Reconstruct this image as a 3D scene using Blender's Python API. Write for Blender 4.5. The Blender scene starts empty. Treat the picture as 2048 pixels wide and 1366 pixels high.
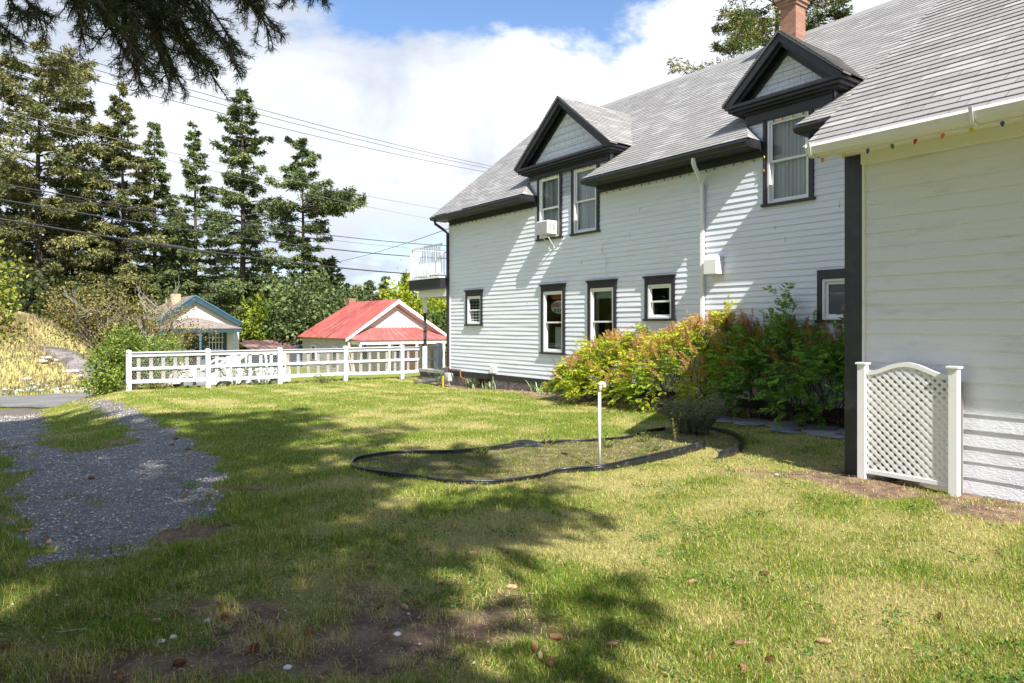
import bpy, bmesh, math, random
import numpy as np
from mathutils import Vector, noise as mnoise
random.seed(7); RNG = np.random.default_rng(7)
scene = bpy.context.scene
COL = scene.collection

# ---------------- camera, world, sun, exposure ----------------
EYE, FPX, HOR = 1.6, 1365.0, 651.0
cam = bpy.data.cameras.new('camera'); cam.lens = 36*FPX/2048; cam.sensor_width = 36
cam.shift_y = -(683-HOR)/2048; cam.clip_end = 6000; cam.clip_start = .05
co = bpy.data.objects.new('camera', cam); COL.objects.link(co)
co.location = (0, 0, EYE); co.rotation_euler = (math.radians(90), 0, 0); scene.camera = co

SUN = Vector((.396*.702, -.918*.702, .712)).normalized()
sl = bpy.data.lights.new('sun', 'SUN'); sl.energy = 5.0; sl.angle = math.radians(.5); sl.color = (1, .955, .88)
so = bpy.data.objects.new('sun', sl); COL.objects.link(so); so.rotation_euler = SUN.to_track_quat('Z', 'Y').to_euler()
so.location = (20, -50, 60)
scene.view_settings.view_transform = 'Standard'; scene.view_settings.look = 'None'
scene.view_settings.exposure = .84; scene.view_settings.gamma = 1

def N(nt, typ, ins=None, **kw):
    n = nt.nodes.new(typ)
    for k, v in kw.items(): setattr(n, k, v)
    for k, v in (ins or {}).items():
        if isinstance(v, bpy.types.NodeSocket): nt.links.new(v, n.inputs[k])
        else: n.inputs[k].default_value = v
    return n
def M_(nt, op, a, b=0., c=None, clamp=False):
    n = nt.nodes.new('ShaderNodeMath'); n.operation = op; n.use_clamp = clamp
    for i, v in enumerate([a, b, c]):
        if v is None: continue
        if isinstance(v, bpy.types.NodeSocket): nt.links.new(v, n.inputs[i])
        else: n.inputs[i].default_value = v
    return n.outputs[0]
def MIX(nt, f, a, b, blend='MIX'):
    n = nt.nodes.new('ShaderNodeMix'); n.data_type = 'RGBA'; n.blend_type = blend
    for i, v in ((0, f), (6, a), (7, b)):
        if isinstance(v, bpy.types.NodeSocket): nt.links.new(v, n.inputs[i])
        elif i == 0: n.inputs[0].default_value = v
        else: n.inputs[i].default_value = (*v[:3], 1)
    return n.outputs[2]
def SS(nt, x, a, b):
    n = nt.nodes.new('ShaderNodeMapRange'); n.interpolation_type = 'SMOOTHSTEP'
    nt.links.new(x, n.inputs[0]); n.inputs[1].default_value = a; n.inputs[2].default_value = b
    return n.outputs[0]

w = bpy.data.worlds.new('World'); scene.world = w; w.use_nodes = True
nt = w.node_tree; nt.nodes.clear()
sky = N(nt, 'ShaderNodeTexSky', sky_type='NISHITA', sun_disc=False, sun_elevation=math.asin(SUN.z),
        sun_rotation=math.atan2(SUN.x, SUN.y), air_density=1.0, dust_density=.3, ozone_density=4.5)
tc = N(nt, 'ShaderNodeTexCoord')
sep = N(nt, 'ShaderNodeSeparateXYZ', {0: tc.outputs['Generated']})
zz = sep.outputs[2]
mp = N(nt, 'ShaderNodeMapping', {0: tc.outputs['Generated'], 'Scale': (1, 1, 1.9), 'Location': (.37, .2, .1)})
n1 = N(nt, 'ShaderNodeTexNoise', {0: mp.outputs[0], 'Scale': 3.2, 'Detail': 10, 'Roughness': .56, 'Distortion': .25})
n2 = N(nt, 'ShaderNodeTexNoise', {0: mp.outputs[0], 'Scale': 2.1, 'Detail': 7, 'Roughness': .55, 'Distortion': .6})
n3 = N(nt, 'ShaderNodeTexNoise', {0: mp.outputs[0], 'Scale': 9., 'Detail': 6, 'Roughness': .6})
hx = sep.outputs[0]
top = M_(nt, 'ADD', .412, M_(nt, 'MULTIPLY', SS(nt, hx, .12, .32), .12))
e = M_(nt, 'ADD', M_(nt, 'SUBTRACT', top, zz), M_(nt, 'MULTIPLY', M_(nt, 'SUBTRACT', n1.outputs[0], .5), .30))
e = M_(nt, 'ADD', e, M_(nt, 'MULTIPLY', M_(nt, 'SUBTRACT', n3.outputs[0], .5), .11))
cl = SS(nt, e, -.012, .03)
patch = SS(nt, n1.outputs[0], .47, .60)                        # loose clouds over the rest of the sky
rear = SS(nt, sep.outputs[1], .35, .05)                        # unseen cloud field behind the viewpoint, widened to raise the ambient light
cl = M_(nt, 'MAXIMUM', cl, M_(nt, 'MULTIPLY', M_(nt, 'MULTIPLY', patch, M_(nt, 'ADD', .25, M_(nt, 'MULTIPLY', rear, .75))), .9))
low = SS(nt, zz, .2, .04)
lowgap = M_(nt, 'MULTIPLY', low, SS(nt, n3.outputs[0], .44, .62))
cl = M_(nt, 'MULTIPLY', cl, M_(nt, 'SUBTRACT', 1., M_(nt, 'MULTIPLY', lowgap, .75)))
shade = SS(nt, n2.outputs[0], .44, .64)
shade = M_(nt, 'MAXIMUM', M_(nt, 'MULTIPLY', shade, .75), M_(nt, 'MULTIPLY', SS(nt, zz, .26, .06), .75))
ccol = MIX(nt, shade, (.61, .63, .68), (.335, .38, .46))
bg1 = N(nt, 'ShaderNodeBackground', {'Color': sky.outputs[0], 'Strength': .13})
bg2 = N(nt, 'ShaderNodeBackground', {'Color': ccol, 'Strength': 1.0})
mx = N(nt, 'ShaderNodeMixShader', {0: cl, 1: bg1.outputs[0], 2: bg2.outputs[0]})
N(nt, 'ShaderNodeOutputWorld', {0: mx.outputs[0]})

# ---------------- frame of the house: s runs along its long wall away from the camera, t goes into it ----------------
DW = (-.602, .7985); DN = (.7985, .602)
def L(s, t, z): return (s*DW[0]+t*DN[0], s*DW[1]+t*DN[1], z)
def ST(x, y): return (x*DW[0]+y*DW[1], x*DN[0]+y*DN[1])
def at(u, v, D): return Vector(((u-1024)/FPX*D, D, EYE+(HOR-v)/FPX*D))
def t_of(u, s):
    r = (u-1024)/FPX; return s*(.602+.7985*r)/(.7985-.602*r)
def z_of(u, v, s):
    t = t_of(u, s); return EYE+(HOR-v)/FPX*(.7985*s+.602*t)
def s_of(u, t):
    r = (u-1024)/FPX; D = t/(r*DN[0]+DN[1]); return D*(r*DW[0]+DW[1])
def sm(x, a, b):
    x = np.clip((x-a)/(b-a), 0, 1); return x*x*(3-2*x)

def vnoise(x, y, sc, seed=0.):
    """cheap smooth noise, about -1..1"""
    r = np.random.default_rng(int(seed*100)+5); o = np.zeros_like(x)
    for k in range(9):
        a = r.uniform(0, 6.28); f = sc*r.uniform(.6, 2.4); ph = r.uniform(0, 6.28); o += np.sin((x*np.cos(a)+y*np.sin(a))*f+ph+1.3*np.sin((x*np.sin(a)-y*np.cos(a))*f*.7+ph*2))
    return o/3.2
def terrain(x, y):
    x = np.asarray(x, float); y = np.asarray(y, float)
    s = x*DW[0]+y*DW[1]; t = x*DN[0]+y*DN[1]
    lawn = -.015*np.clip(y-9, 0, 11) - .12*np.exp(-((s-17.5)**2/7+(t-11.2)**2/2.5))
    lawn = lawn + (-1.35-lawn)*sm(s, 21.2, 25.5)
    drive = -.072*np.clip(y-8, 0, 18.5)
    wgt = sm(t, .4, 2.7)
    z = drive*(1-wgt)+lawn*wgt
    z = z + .03*np.sin(x*.9+1)*np.sin(y*.7)*sm(y, 3, 6)*(1-sm(s, 18, 20))
    z = z+(.012*vnoise(x, y, 3, 8)+.006*vnoise(x, y, 9, 9))*(1-sm(s, 22, 26))*(1-sm(np.abs(x+3), 14, 18))
    z = np.where(s > 28, -1.33, z)
    hill = 3.0*sm(s, 35.2, 45)*(1-sm(t, 1.0, 7.5)) + .7*sm(s, 44, 60)*(1-sm(t, 0, 6))
    z = z + hill*(1+.12*np.sin(s*.8+t*1.3))
    return z
def tz(x, y): return float(terrain(x, y))
def ground(u, v):
    r = (u-1024)/FPX; Ds = np.arange(1.5, 80, .02); hit = np.nonzero(EYE+(HOR-v)/FPX*Ds <= terrain(r*Ds, Ds))[0]; D = float(Ds[hit[0]]) if len(hit) else 80.
    return Vector((r*D, D, tz(r*D, D)))

# ---------------- object helpers ----------------
ORG = {}
def link(o, parent=None):
    COL.objects.link(o)
    if parent is not None:
        o.parent = parent
    return o
def tag(o, label=None, cat=None, group=None, kind=None):
    if label: o['label'] = label
    if cat: o['category'] = cat
    if group: o['group'] = group
    if kind: o['kind'] = kind
    return o
def thing(name, label, cat, loc, group=None):
    o = bpy.data.objects.new(name, None); COL.objects.link(o); o.location = loc; o.empty_display_size = .2
    ORG[o.name] = Vector(loc); return tag(o, label, cat, group)

class MB:
    def __init__(self): self.v = []; self.f = []; self.uv = []; self.hasuv = False
    def add(self, vs, fs, uvs=None):
        b = len(self.v); self.v += [tuple(p) for p in vs]; self.f += [tuple(i+b for i in f) for f in fs]
        if uvs: self.uv += uvs; self.hasuv = True
        else: self.uv += [[(0, 0)]*len(f) for f in fs]
        return self
    def quad(self, a, b, c, d, uv=None): return self.add([a, b, c, d], [(0, 1, 2, 3)], [uv] if uv else None)
    def hexa(self, p):   # 8 points, bottom ring then top ring
        return self.add(p, [(0, 3, 2, 1), (4, 5, 6, 7), (0, 1, 5, 4), (1, 2, 6, 5), (2, 3, 7, 6), (3, 0, 4, 7)])
    def box(self, s0, s1, t0, t1, z0, z1):
        return self.hexa([L(s0, t0, z0), L(s1, t0, z0), L(s1, t1, z0), L(s0, t1, z0), L(s0, t0, z1), L(s1, t0, z1), L(s1, t1, z1), L(s0, t1, z1)])
    def boxw(self, x0, x1, y0, y1, z0, z1):
        return self.hexa([(x0, y0, z0), (x1, y0, z0), (x1, y1, z0), (x0, y1, z0), (x0, y0, z1), (x1, y0, z1), (x1, y1, z1), (x0, y1, z1)])
    def prism(self, poly, off):   # poly: list of world points, off: extrusion vector
        n = len(poly); off = Vector(off)
        vs = [Vector(p) for p in poly]; vs += [p+off for p in vs]
        return self.add(vs, [tuple(range(n))[::-1], tuple(range(n, 2*n))]+[(i, (i+1) % n, n+(i+1) % n, n+i) for i in range(n)])
    def tube(self, path, rad, n=6, cap=True):
        path = [Vector(p) for p in path]; rad = rad if hasattr(rad, '__len__') else [rad]*len(path)
        b = len(self.v); up = Vector((0, 0, 1))
        for i, p in enumerate(path):
            d = (path[min(i+1, len(path)-1)]-path[max(i-1, 0)]).normalized()
            a = d.cross(up if abs(d.z) < .95 else Vector((1, 0, 0))).normalized(); c = d.cross(a)
            for k in range(n):
                an = 2*math.pi*k/n; self.v.append(tuple(p+(a*math.cos(an)+c*math.sin(an))*rad[i]))
        fs = []
        for i in range(len(path)-1):
            for k in range(n):
                fs.append((b+i*n+k, b+i*n+(k+1) % n, b+(i+1)*n+(k+1) % n, b+(i+1)*n+k))
        if cap: fs += [tuple(b+k for k in range(n))[::-1], tuple(b+(len(path)-1)*n+k for k in range(n))]
        self.f += fs; self.uv += [[(0, 0)]*len(f) for f in fs]; return self
    def build(self, name, mat, parent=None, label=None, smooth=False, bevel=0, recalc=True):
        org = ORG[parent.name] if parent is not None else Vector((0, 0, 0))
        me = bpy.data.meshes.new(name)
        me.from_pydata([tuple(Vector(p)-org) for p in self.v], [], self.f)
        if self.hasuv:
            ul = me.uv_layers.new(name='UVMap'); flat = [c for f in self.uv for q in f for c in q]
            ul.data.foreach_set('uv', flat)
        if recalc:
            bm = bmesh.new(); bm.from_mesh(me); bmesh.ops.recalc_face_normals(bm, faces=bm.faces); bm.to_mesh(me); bm.free()
        me.materials.append(mat)
        if smooth: me.polygons.foreach_set('use_smooth', [True]*len(me.polygons))
        o = bpy.data.objects.new(name, me); link(o, parent); ORG[o.name] = org
        if bevel:
            bv = o.modifiers.new('bevel', 'BEVEL'); bv.width = bevel; bv.segments = 2; bv.limit_method = 'ANGLE'
        if label: o['label'] = label
        return o

def np_mesh(name, verts, faces, mat, parent=None, col=None, smooth=False):
    """verts (V,3), faces (F,k) arrays; col (V,3) colours of the leaves or blades themselves"""
    org = np.array(ORG[parent.name]) if parent is not None else np.zeros(3)
    verts = np.asarray(verts, np.float32)-org.astype(np.float32); faces = np.asarray(faces, np.int32)
    me = bpy.data.meshes.new(name); F, k = faces.shape
    me.vertices.add(len(verts)); me.vertices.foreach_set('co', verts.ravel())
    me.loops.add(F*k); me.loops.foreach_set('vertex_index', faces.ravel())
    me.polygons.add(F); me.polygons.foreach_set('loop_start', np.arange(0, F*k, k, dtype=np.int32))
    me.update(calc_edges=True)
    if col is not None:
        ca = me.color_attributes.new('Col', 'FLOAT_COLOR', 'POINT')
        c4 = np.ones((len(verts), 4), np.float32); c4[:, :3] = col; ca.data.foreach_set('color', c4.ravel())
    me.materials.append(mat); me.validate()
    o = bpy.data.objects.new(name, me); link(o, parent); ORG[o.name] = Vector(org.tolist())
    return o
def leaves(name, P, Dr, ln, wd, col, mat, parent=None, rng=None, bend=0.):
    """one pointed leaf (rhombus) per row: P base, Dr direction, ln length, wd width"""
    rng = rng or RNG; n = len(P); P = np.asarray(P, float); Dr = Dr/np.linalg.norm(Dr, axis=1, keepdims=True)
    q = rng.normal(size=(n, 3)); sd = np.cross(Dr, q); sd /= np.linalg.norm(sd, axis=1, keepdims=True)+1e-9
    ln = np.broadcast_to(ln, (n,))[:, None]; wd = np.broadcast_to(wd, (n,))[:, None]
    nr = np.cross(Dr, sd)
    mid = P+Dr*ln*.45+nr*ln*.12
    V = np.stack([P, mid+sd*wd*.5, P+Dr*ln-np.array([0, 0, 1.])*ln*bend, mid-sd*wd*.5], 1).reshape(-1, 3)
    return np_mesh(name, V, np.arange(4*n).reshape(n, 4), mat, parent, np.repeat(col, 4, 0))
def vary(base, n, amt=.25, rng=None, hue=.12):
    rng = rng or RNG; b = np.array(base)[None]*(1+rng.normal(size=(n, 1))*amt)*(1+rng.normal(size=(n, 3))*hue)
    return np.clip(b, .004, .95)

# ---------------- materials ----------------
def mat(name, color, rough=.6, bump=None, noise=None, spec=.5, metal=0.):
    """noise=(scale, colour2, lo, hi) mixes a second real colour; bump=(scale, strength, dist)"""
    m = bpy.data.materials.new(name); m.use_nodes = True; nt = m.node_tree
    p = nt.nodes['Principled BSDF']; p.inputs['Base Color'].default_value = (*color, 1)
    p.inputs['Roughness'].default_value = rough; p.inputs['Specular IOR Level'].default_value = spec; p.inputs['Metallic'].default_value = metal
    tc = N(nt, 'ShaderNodeTexCoord')
    if noise:
        sc = noise[0] if hasattr(noise[0], '__len__') else (noise[0],)*3
        mpn = N(nt, 'ShaderNodeMapping', {0: tc.outputs['Object'], 'Scale': sc})
        nn = N(nt, 'ShaderNodeTexNoise', {0: mpn.outputs[0], 'Scale': 1, 'Detail': 6, 'Roughness': .65})
        c = MIX(nt, SS(nt, nn.outputs[0], noise[2], noise[3]), color, noise[1]); nt.links.new(c, p.inputs['Base Color'])
    if bump:
        sc = bump[0] if hasattr(bump[0], '__len__') else (bump[0],)*3
        mpn = N(nt, 'ShaderNodeMapping', {0: tc.outputs['Object'], 'Scale': sc})
        nn = N(nt, 'ShaderNodeTexNoise', {0: mpn.outputs[0], 'Scale': 1, 'Detail': 8, 'Roughness': .6})
        bp = N(nt, 'ShaderNodeBump', {'Strength': bump[1], 'Distance': bump[2], 'Height': nn.outputs[0]})
        nt.links.new(bp.outputs[0], p.inputs['Normal'])
    return m
def leafmat(name, trans=.3, rough=.55, spec=.35):
    m = bpy.data.materials.new(name); m.use_nodes = True; nt = m.node_tree; p = nt.nodes['Principled BSDF']
    a = N(nt, 'ShaderNodeAttribute', attribute_name='Col')
    nt.links.new(a.outputs[0], p.inputs['Base Color']); p.inputs['Roughness'].default_value = rough; p.inputs['Specular IOR Level'].default_value = spec
    tl = N(nt, 'ShaderNodeBsdfTranslucent', {0: a.outputs[0]})
    mxx = N(nt, 'ShaderNodeMixShader', {0: trans, 1: p.outputs[0], 2: tl.outputs[0]})
    nt.links.new(mxx.outputs[0], nt.nodes['Material Output'].inputs[0]); return m
LEAF = leafmat('leaf'); NEEDLE = leafmat('needle', .12, .6, .2); GRASS = leafmat('grass_blade', .38, .6, .2)
BARK = mat('bark', (.11, .085, .065), .9, (9, .8, .03), (4, (.05, .04, .033), .4, .65))
TWIG = mat('twig', (.16, .12, .09), .9, None, (20, (.07, .05, .04), .4, .6))
PAINT = mat('white_paint', (.76, .785, .86), .5, (60, .12, .003), ((1.4, 1.4, 9), (.66, .69, .75), .5, .75))
WPAINT = mat('wing_paint', (.80, .79, .80), .5, ((22, 22, 120), .45, .004), ((2, 2, 9), (.70, .69, .67), .5, .8))
RPAINT = mat('rough_wing_paint', (.77, .785, .85), .6, ((28, 28, 70), .8, .012), ((2, 2, 9), (.66, .675, .72), .5, .75))
TRIM = mat('trim_white', (.82, .82, .82), .4)
BLACK = mat('black_trim', (.019, .019, .025), .45, (80, .25, .003), (6, (.034, .034, .038), .45, .75))
VINYL = mat('white_vinyl', (.84, .835, .82), .35, None, (5, (.76, .75, .72), .5, .8))
PIPE = mat('white_pipe', (.78, .77, .72), .4, None, (14, (.55, .5, .4), .55, .8))
EDGE = mat('black_plastic_edging', (.018, .019, .022), .32, (7, .4, .02), (9, (.09, .088, .085), .5, .8))
METAL = mat('galvanised_metal', (.45, .46, .47), .4, metal=.7)
GREYBOX = mat('grey_enamel', (.42, .45, .46), .5)
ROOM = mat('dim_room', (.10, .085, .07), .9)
CURTAIN = mat('curtain', (.80, .80, .82), .9, None, ((30, 30, .5), (.55, .56, .6), .4, .7))
GREYFLOOR = mat('grey_floor_paint', (.36, .36, .35), .7, None, (3, (.25, .24, .23), .4, .7))
def glassmat(name='window_glass', tint=(.8, .85, .84), bright=0.):
    m = bpy.data.materials.new(name); m.use_nodes = True; nt = m.node_tree; nt.nodes.remove(nt.nodes['Principled BSDF'])
    fr = N(nt, 'ShaderNodeFresnel', {'IOR': 1.5})
    tr = N(nt, 'ShaderNodeBsdfTransparent', {0: (*tint, 1)}); gl = N(nt, 'ShaderNodeBsdfGlossy', {'Roughness': .015, 'Color': (.95, .97, 1, 1)})
    f = M_(nt, 'ADD', fr.outputs[0], bright)
    mx = N(nt, 'ShaderNodeMixShader', {0: f, 1: tr.outputs[0], 2: gl.outputs[0]})
    nt.links.new(mx.outputs[0], nt.nodes['Material Output'].inputs[0]); return m
GLASS = glassmat()
def brickmat(name, c1, c2, mortar, bw, bh, ms=.02, bump=.4, rough=.85, third=None, off=.5, uv=True, dist=.01):
    m = bpy.data.materials.new(name); m.use_nodes = True; nt = m.node_tree; p = nt.nodes['Principled BSDF']; p.inputs['Roughness'].default_value = rough
    p.inputs['Specular IOR Level'].default_value = .25
    tc = N(nt, 'ShaderNodeTexCoord'); vec = tc.outputs['UV']
    b = N(nt, 'ShaderNodeTexBrick', {'Vector': vec, 'Color1': (*c1, 1), 'Color2': (*c2, 1), 'Mortar': (*mortar, 1), 'Scale': 1., 'Mortar Size': ms, 'Mortar Smooth': .1, 'Bias': -.1, 'Brick Width': bw, 'Row Height': bh}, offset=off)
    nn = N(nt, 'ShaderNodeTexNoise', {0: tc.outputs['Object'], 'Scale': 45, 'Detail': 5, 'Roughness': .7})
    nb = N(nt, 'ShaderNodeTexNoise', {0: tc.outputs['Object'], 'Scale': .5, 'Detail': 3})
    c = b.outputs[0]
    if third:
        mp3 = N(nt, 'ShaderNodeMapping', {0: vec, 'Location': (bw*7.3, bh*31, 0)})
        b3 = N(nt, 'ShaderNodeTexBrick', {'Vector': mp3.outputs[0], 'Color1': (0, 0, 0, 1), 'Color2': (1, 1, 1, 1), 'Mortar': (0, 0, 0, 1), 'Scale': 1., 'Mortar Size': 0., 'Bias': 0., 'Brick Width': bw*1.0, 'Row Height': bh}, offset=off)
        c = MIX(nt, M_(nt, 'MULTIPLY', SS(nt, b3.outputs[0], .6, 1.), .55), c, third)
    c = MIX(nt, M_(nt, 'MULTIPLY', nn.outputs[0], .55), c, (.5, .5, .5), 'SOFT_LIGHT')
    c = MIX(nt, M_(nt, 'MULTIPLY', SS(nt, nn.outputs[0], .5, .75), .25), c, mortar)
    nt.links.new(c, p.inputs['Base Color'])
    bp = N(nt, 'ShaderNodeBump', {'Strength': bump, 'Distance': dist, 'Height': b.outputs['Fac']}, invert=True)
    bp2 = N(nt, 'ShaderNodeBump', {'Strength': .3, 'Distance': .003, 'Height': nn.outputs[0], 'Normal': bp.outputs[0]})
    nt.links.new(bp2.outputs[0], p.inputs['Normal']); return m
SHINGLE = brickmat('grey_shingle', (.27, .26, .255), (.335, .325, .32), (.14, .135, .13), .30, .14, .004, .5, third=(.45, .445, .44), off=.37)
SHAKE = brickmat('white_shake', (.74, .77, .87), (.79, .81, .89), (.52, .55, .63), .22, .17, .006, .6, off=.43)
BRICK = brickmat('red_brick', (.30, .13, .085), (.46, .22, .14), (.26, .21, .18), .2, .068, .009, .8)
OLDSHINGLE = brickmat('brown_shingle', (.24, .20, .18), (.33, .28, .25), (.14, .12, .11), .25, .13, .005, .5)
# ---------------- the white house ----------------
TW = 11.41
house = thing('white_house', 'large white clapboard house with black trim, grey shingle roof and two gabled dormers', 'house', L(10, 11.41, 0))
ZE, TE, ZR, TR = 5.0, 10.88, 8.41, 15.06
SL = (ZR-ZE)/(TR-TE)
def zmain(t): return ZE+SL*(t-TE)
def tmain(z): return TE+(z-ZE)/SL
def sheet(mb, bl, br, tl, tr, expo, lip=.012, wob=.0):
    bl, br, tl, tr = map(Vector, (bl, br, tl, tr)); h = max((tl-bl).length, (tr-br).length)
    nrm = (br-bl).cross(tl-bl).normalized()
    if nrm.z < 0: nrm = -nrm
    if abs(nrm.z) < .02 and nrm.dot(Vector(L(0, -1, 0))) < 0: nrm = -nrm
    ax = (br-bl).normalized(); up = (nrm.cross(ax)).normalized()
    if up.z < 0: up = -up
    n = max(1, round(h/expo)); o0 = Vector(L(0, 0, 0))
    def U(p, v=0): return ((p-o0).dot(ax), v)
    R0 = .14 if expo < .15 else (.13 if expo < .2 else .14)
    for i in range(n):
        f0, f1 = i/n, (i+1)/n
        a = bl.lerp(tl, f0); b = br.lerp(tr, f0); c = br.lerp(tr, f1); d = bl.lerp(tl, f1)
        k = max(1, int((b-a).length/.6)) if wob else 1
        for j in range(k):
            g0, g1 = j/k, (j+1)/k
            def w(g): return lip*(1+wob*math.sin(g*37+i*2.3)+wob*math.sin(g*91+i*5.1))
            a_, b_ = a.lerp(b, g0), a.lerp(b, g1); c_, d_ = d.lerp(c, g1), d.lerp(c, g0)
            A = a_+nrm*w(g0); B = b_+nrm*w(g1)
            Cc = c_+nrm*.001; Dd = d_+nrm*.001
            mb.add([A, B, Cc, Dd], [(0, 1, 2, 3)], [[U(a_, i*R0+.004), U(b_, i*R0+.004), U(c_, (i+1)*R0-.002), U(d_, (i+1)*R0-.002)]])
            mb.add([a_-nrm*.004, b_-nrm*.004, B, A], [(0, 1, 2, 3)], [[U(a_, i*R0+.02), U(b_, i*R0+.02), U(b_, i*R0+.03), U(a_, i*R0+.03)]])
    return mb
roof = MB()
TQ = TE+(TR-TE)*5/42
for s0, s1, a0, a1 in ((18.66, 14.0, 18.66, 14.31), (11.72, 7.32, 11.34, 7.68), (6.4, 1., 6.02, 1.)):
    sheet(roof, L(s0, TE, ZE+.02), L(s1, TE, ZE+.02), L(a0 if s0 > 18 else s0-.36, TQ, zmain(TQ)+.02), L(s1+.36 if s1 > 2 else 1., TQ, zmain(TQ)+.02), .128, .011, .06)
sheet(roof, L(18.66, TQ, zmain(TQ)+.02), L(1., TQ, zmain(TQ)+.02), L(18.66, TR, ZR+.02), L(1., TR, ZR+.02), .128, .011, .06)
for s, sg in ((14.0, 1), (11.72, -1), (7.32, 1), (6.4, -1)):
    A, B, C_ = L(s, TE, ZE+.03), L(s+.02*sg, TQ, ZE+.03), L(s+.36*sg, TQ, zmain(TQ)+.02)
    roof.add([A, B, C_], [(0, 1, 2)], [[(0, .02), (.5, .02), (.5, .6)]])
tb = 2*TR-TE
sheet(roof, L(1, tb, ZE), L(18.66, tb, ZE), L(1, TR, ZR+.02), L(18.66, TR, ZR+.02), .5)
roofo = roof.build('roof', SHINGLE, house, recalc=False)
m = MB(); m.prism([L(18.66, TR-.18, ZR-.12), L(18.66, TR, ZR+.05), L(18.66, TR+.18, ZR-.12), L(18.66, TR, ZR+.01)], Vector(L(1, 0, 0))-Vector(L(18.66, 0, 0)))
m.build('ridge_cap', SHINGLE, roofo)
# under side of the roof and its rake boards
m = MB()
m.prism([L(18.62, TE+.02, ZE-.03), L(18.62, TR, ZR-.02), L(18.62, tb-.02, ZE-.03), L(18.62, tb-.15, ZE-.12), L(18.62, TR, ZR-.22), L(18.62, TE+.15, ZE-.12)], Vector(L(-.05, 0, 0)))
m.build('rake_board', BLACK, house)
# window list: s0, s1, z0, z1 of the outer trim; rail height; kind
WIN = dict(A=(13.01, 13.99, 3.82, 5.48, 4.64, 'up'), B=(11.67, 12.65, 3.82, 5.48, 4.64, 'up'), C=(6.35, 7.33, 3.80, 5.42, 4.62, 'up'),
           D=(16.55, 17.44, 1.59, 2.64, 2.06, 'low'), E=(12.89, 13.83, .86, 2.64, 1.68, 'low'), F=(11.11, 12.06, .86, 2.65, 1.69, 'low'),
           G=(9.41, 10.24, 1.70, 2.65, 2.12, 'low'), H=(5.38, 6.28, 1.65, 2.56, None, 'low'))
def opening(w):
    s0, s1, z0, z1, r, k = w; return (s0+.085, s1-.085, z0+.05, z1-(.03 if k == 'up' else .16))
def rows(mb, smin, smax, zmin, zmax, T, expo, lip, ops):
    n = round((zmax-zmin)/expo); expo = (zmax-zmin)/n
    for i in range(n):
        za = zmin+i*expo; zb = za+expo; zc = (za+zb)/2
        cuts = sorted([(o[0], o[1]) for o in ops if o[2] < zc < o[3]])
        cur = smin; segs = []
        for a, b in cuts:
            if a > cur: segs.append((cur, a))
            cur = max(cur, b)
        if cur < smax: segs.append((cur, smax))
        for a, b in segs:
            k = max(1, int((b-a)/1.1))
            for j in range(k):
                p, q = a+(b-a)*j/k, a+(b-a)*(j+1)/k
                def w(x): return .003*math.sin(x*2.1+i*1.7)+.0018*math.sin(x*5.3+i*.9)
                def h(x): return .0035*math.sin(x*1.3+i*2.9)+.002*math.sin(x*4.1+i*.7)
                A = L(p, T-lip+w(p), za+h(p)); B = L(q, T-lip+w(q), za+h(q)); C_ = L(q, T-.001, zb+.004); D_ = L(p, T-.001, zb+.004)
                mb.quad(A, B, C_, D_); mb.quad(L(p, T+.004, za+.002), L(q, T+.004, za+.002), B, A)
            # butt joints of the boards
    return mb
ops = [opening(w) for w in WIN.values()]
m = MB(); rows(m, 1.0, 18.36, .2, 4.9, TW, .1145, .017, ops)
wallo = m.build('wall', PAINT, house, recalc=False)
m = MB(); m.quad(L(18.39, TW, .1), L(18.39, 18.71, .1), L(18.39, 18.71, 4.9), L(18.39, TW, 4.9)); m.quad(L(18.39, 18.71, .1), L(1, 18.71, .1), L(1, 18.71, 4.9), L(18.39, 18.71, 4.9))
m.add([L(18.39, TW, 4.9), L(18.39, 18.71, 4.9), L(18.39, TR, ZR-.1)], [(0, 1, 2)]); m.add([L(1, TW, 4.9), L(1, 18.71, 4.9), L(1, TR, ZR-.1)], [(0, 1, 2)])
m.quad(L(1, TW, .1), L(1, 18.71, .1), L(1, 18.71, 4.9), L(1, TW, 4.9)); m.build('rear_wall', PAINT, house)
m = MB(); m.box(18.34, 18.42, TW-.03, TW+.1, .02, 4.8); m.build('corner_board', TRIM, house)
# hairline butt joints and a hanging cable
JM = mat('joint_grey', (.52, .54, .57), .8)
for s, z in ((15.2, .95), (15.9, .72), (16.3, 1.2), (12.3, 3.1), (10.7, 3.6), (9.1, 1.3), (8.0, 2.0), (7.1, 3.35), (6.9, 3.1), (5.9, 3.6), (10.4, 4.1), (16.9, 3.9), (15.4, 3.3), (14.4, 2.2)):
    m = MB(); m.box(s-.0015, s+.0015, TW-.019, TW-.002, z, z+.11); m.build('board_joint', JM, wallo)
m = MB(); m.tube([L(11.55+.05*math.sin(k*1.1)-.02*k, TW-.03, 3.5-.085*k) for k in range(12)], .004, 4); m.build('cable', GREYBOX, house)

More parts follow.
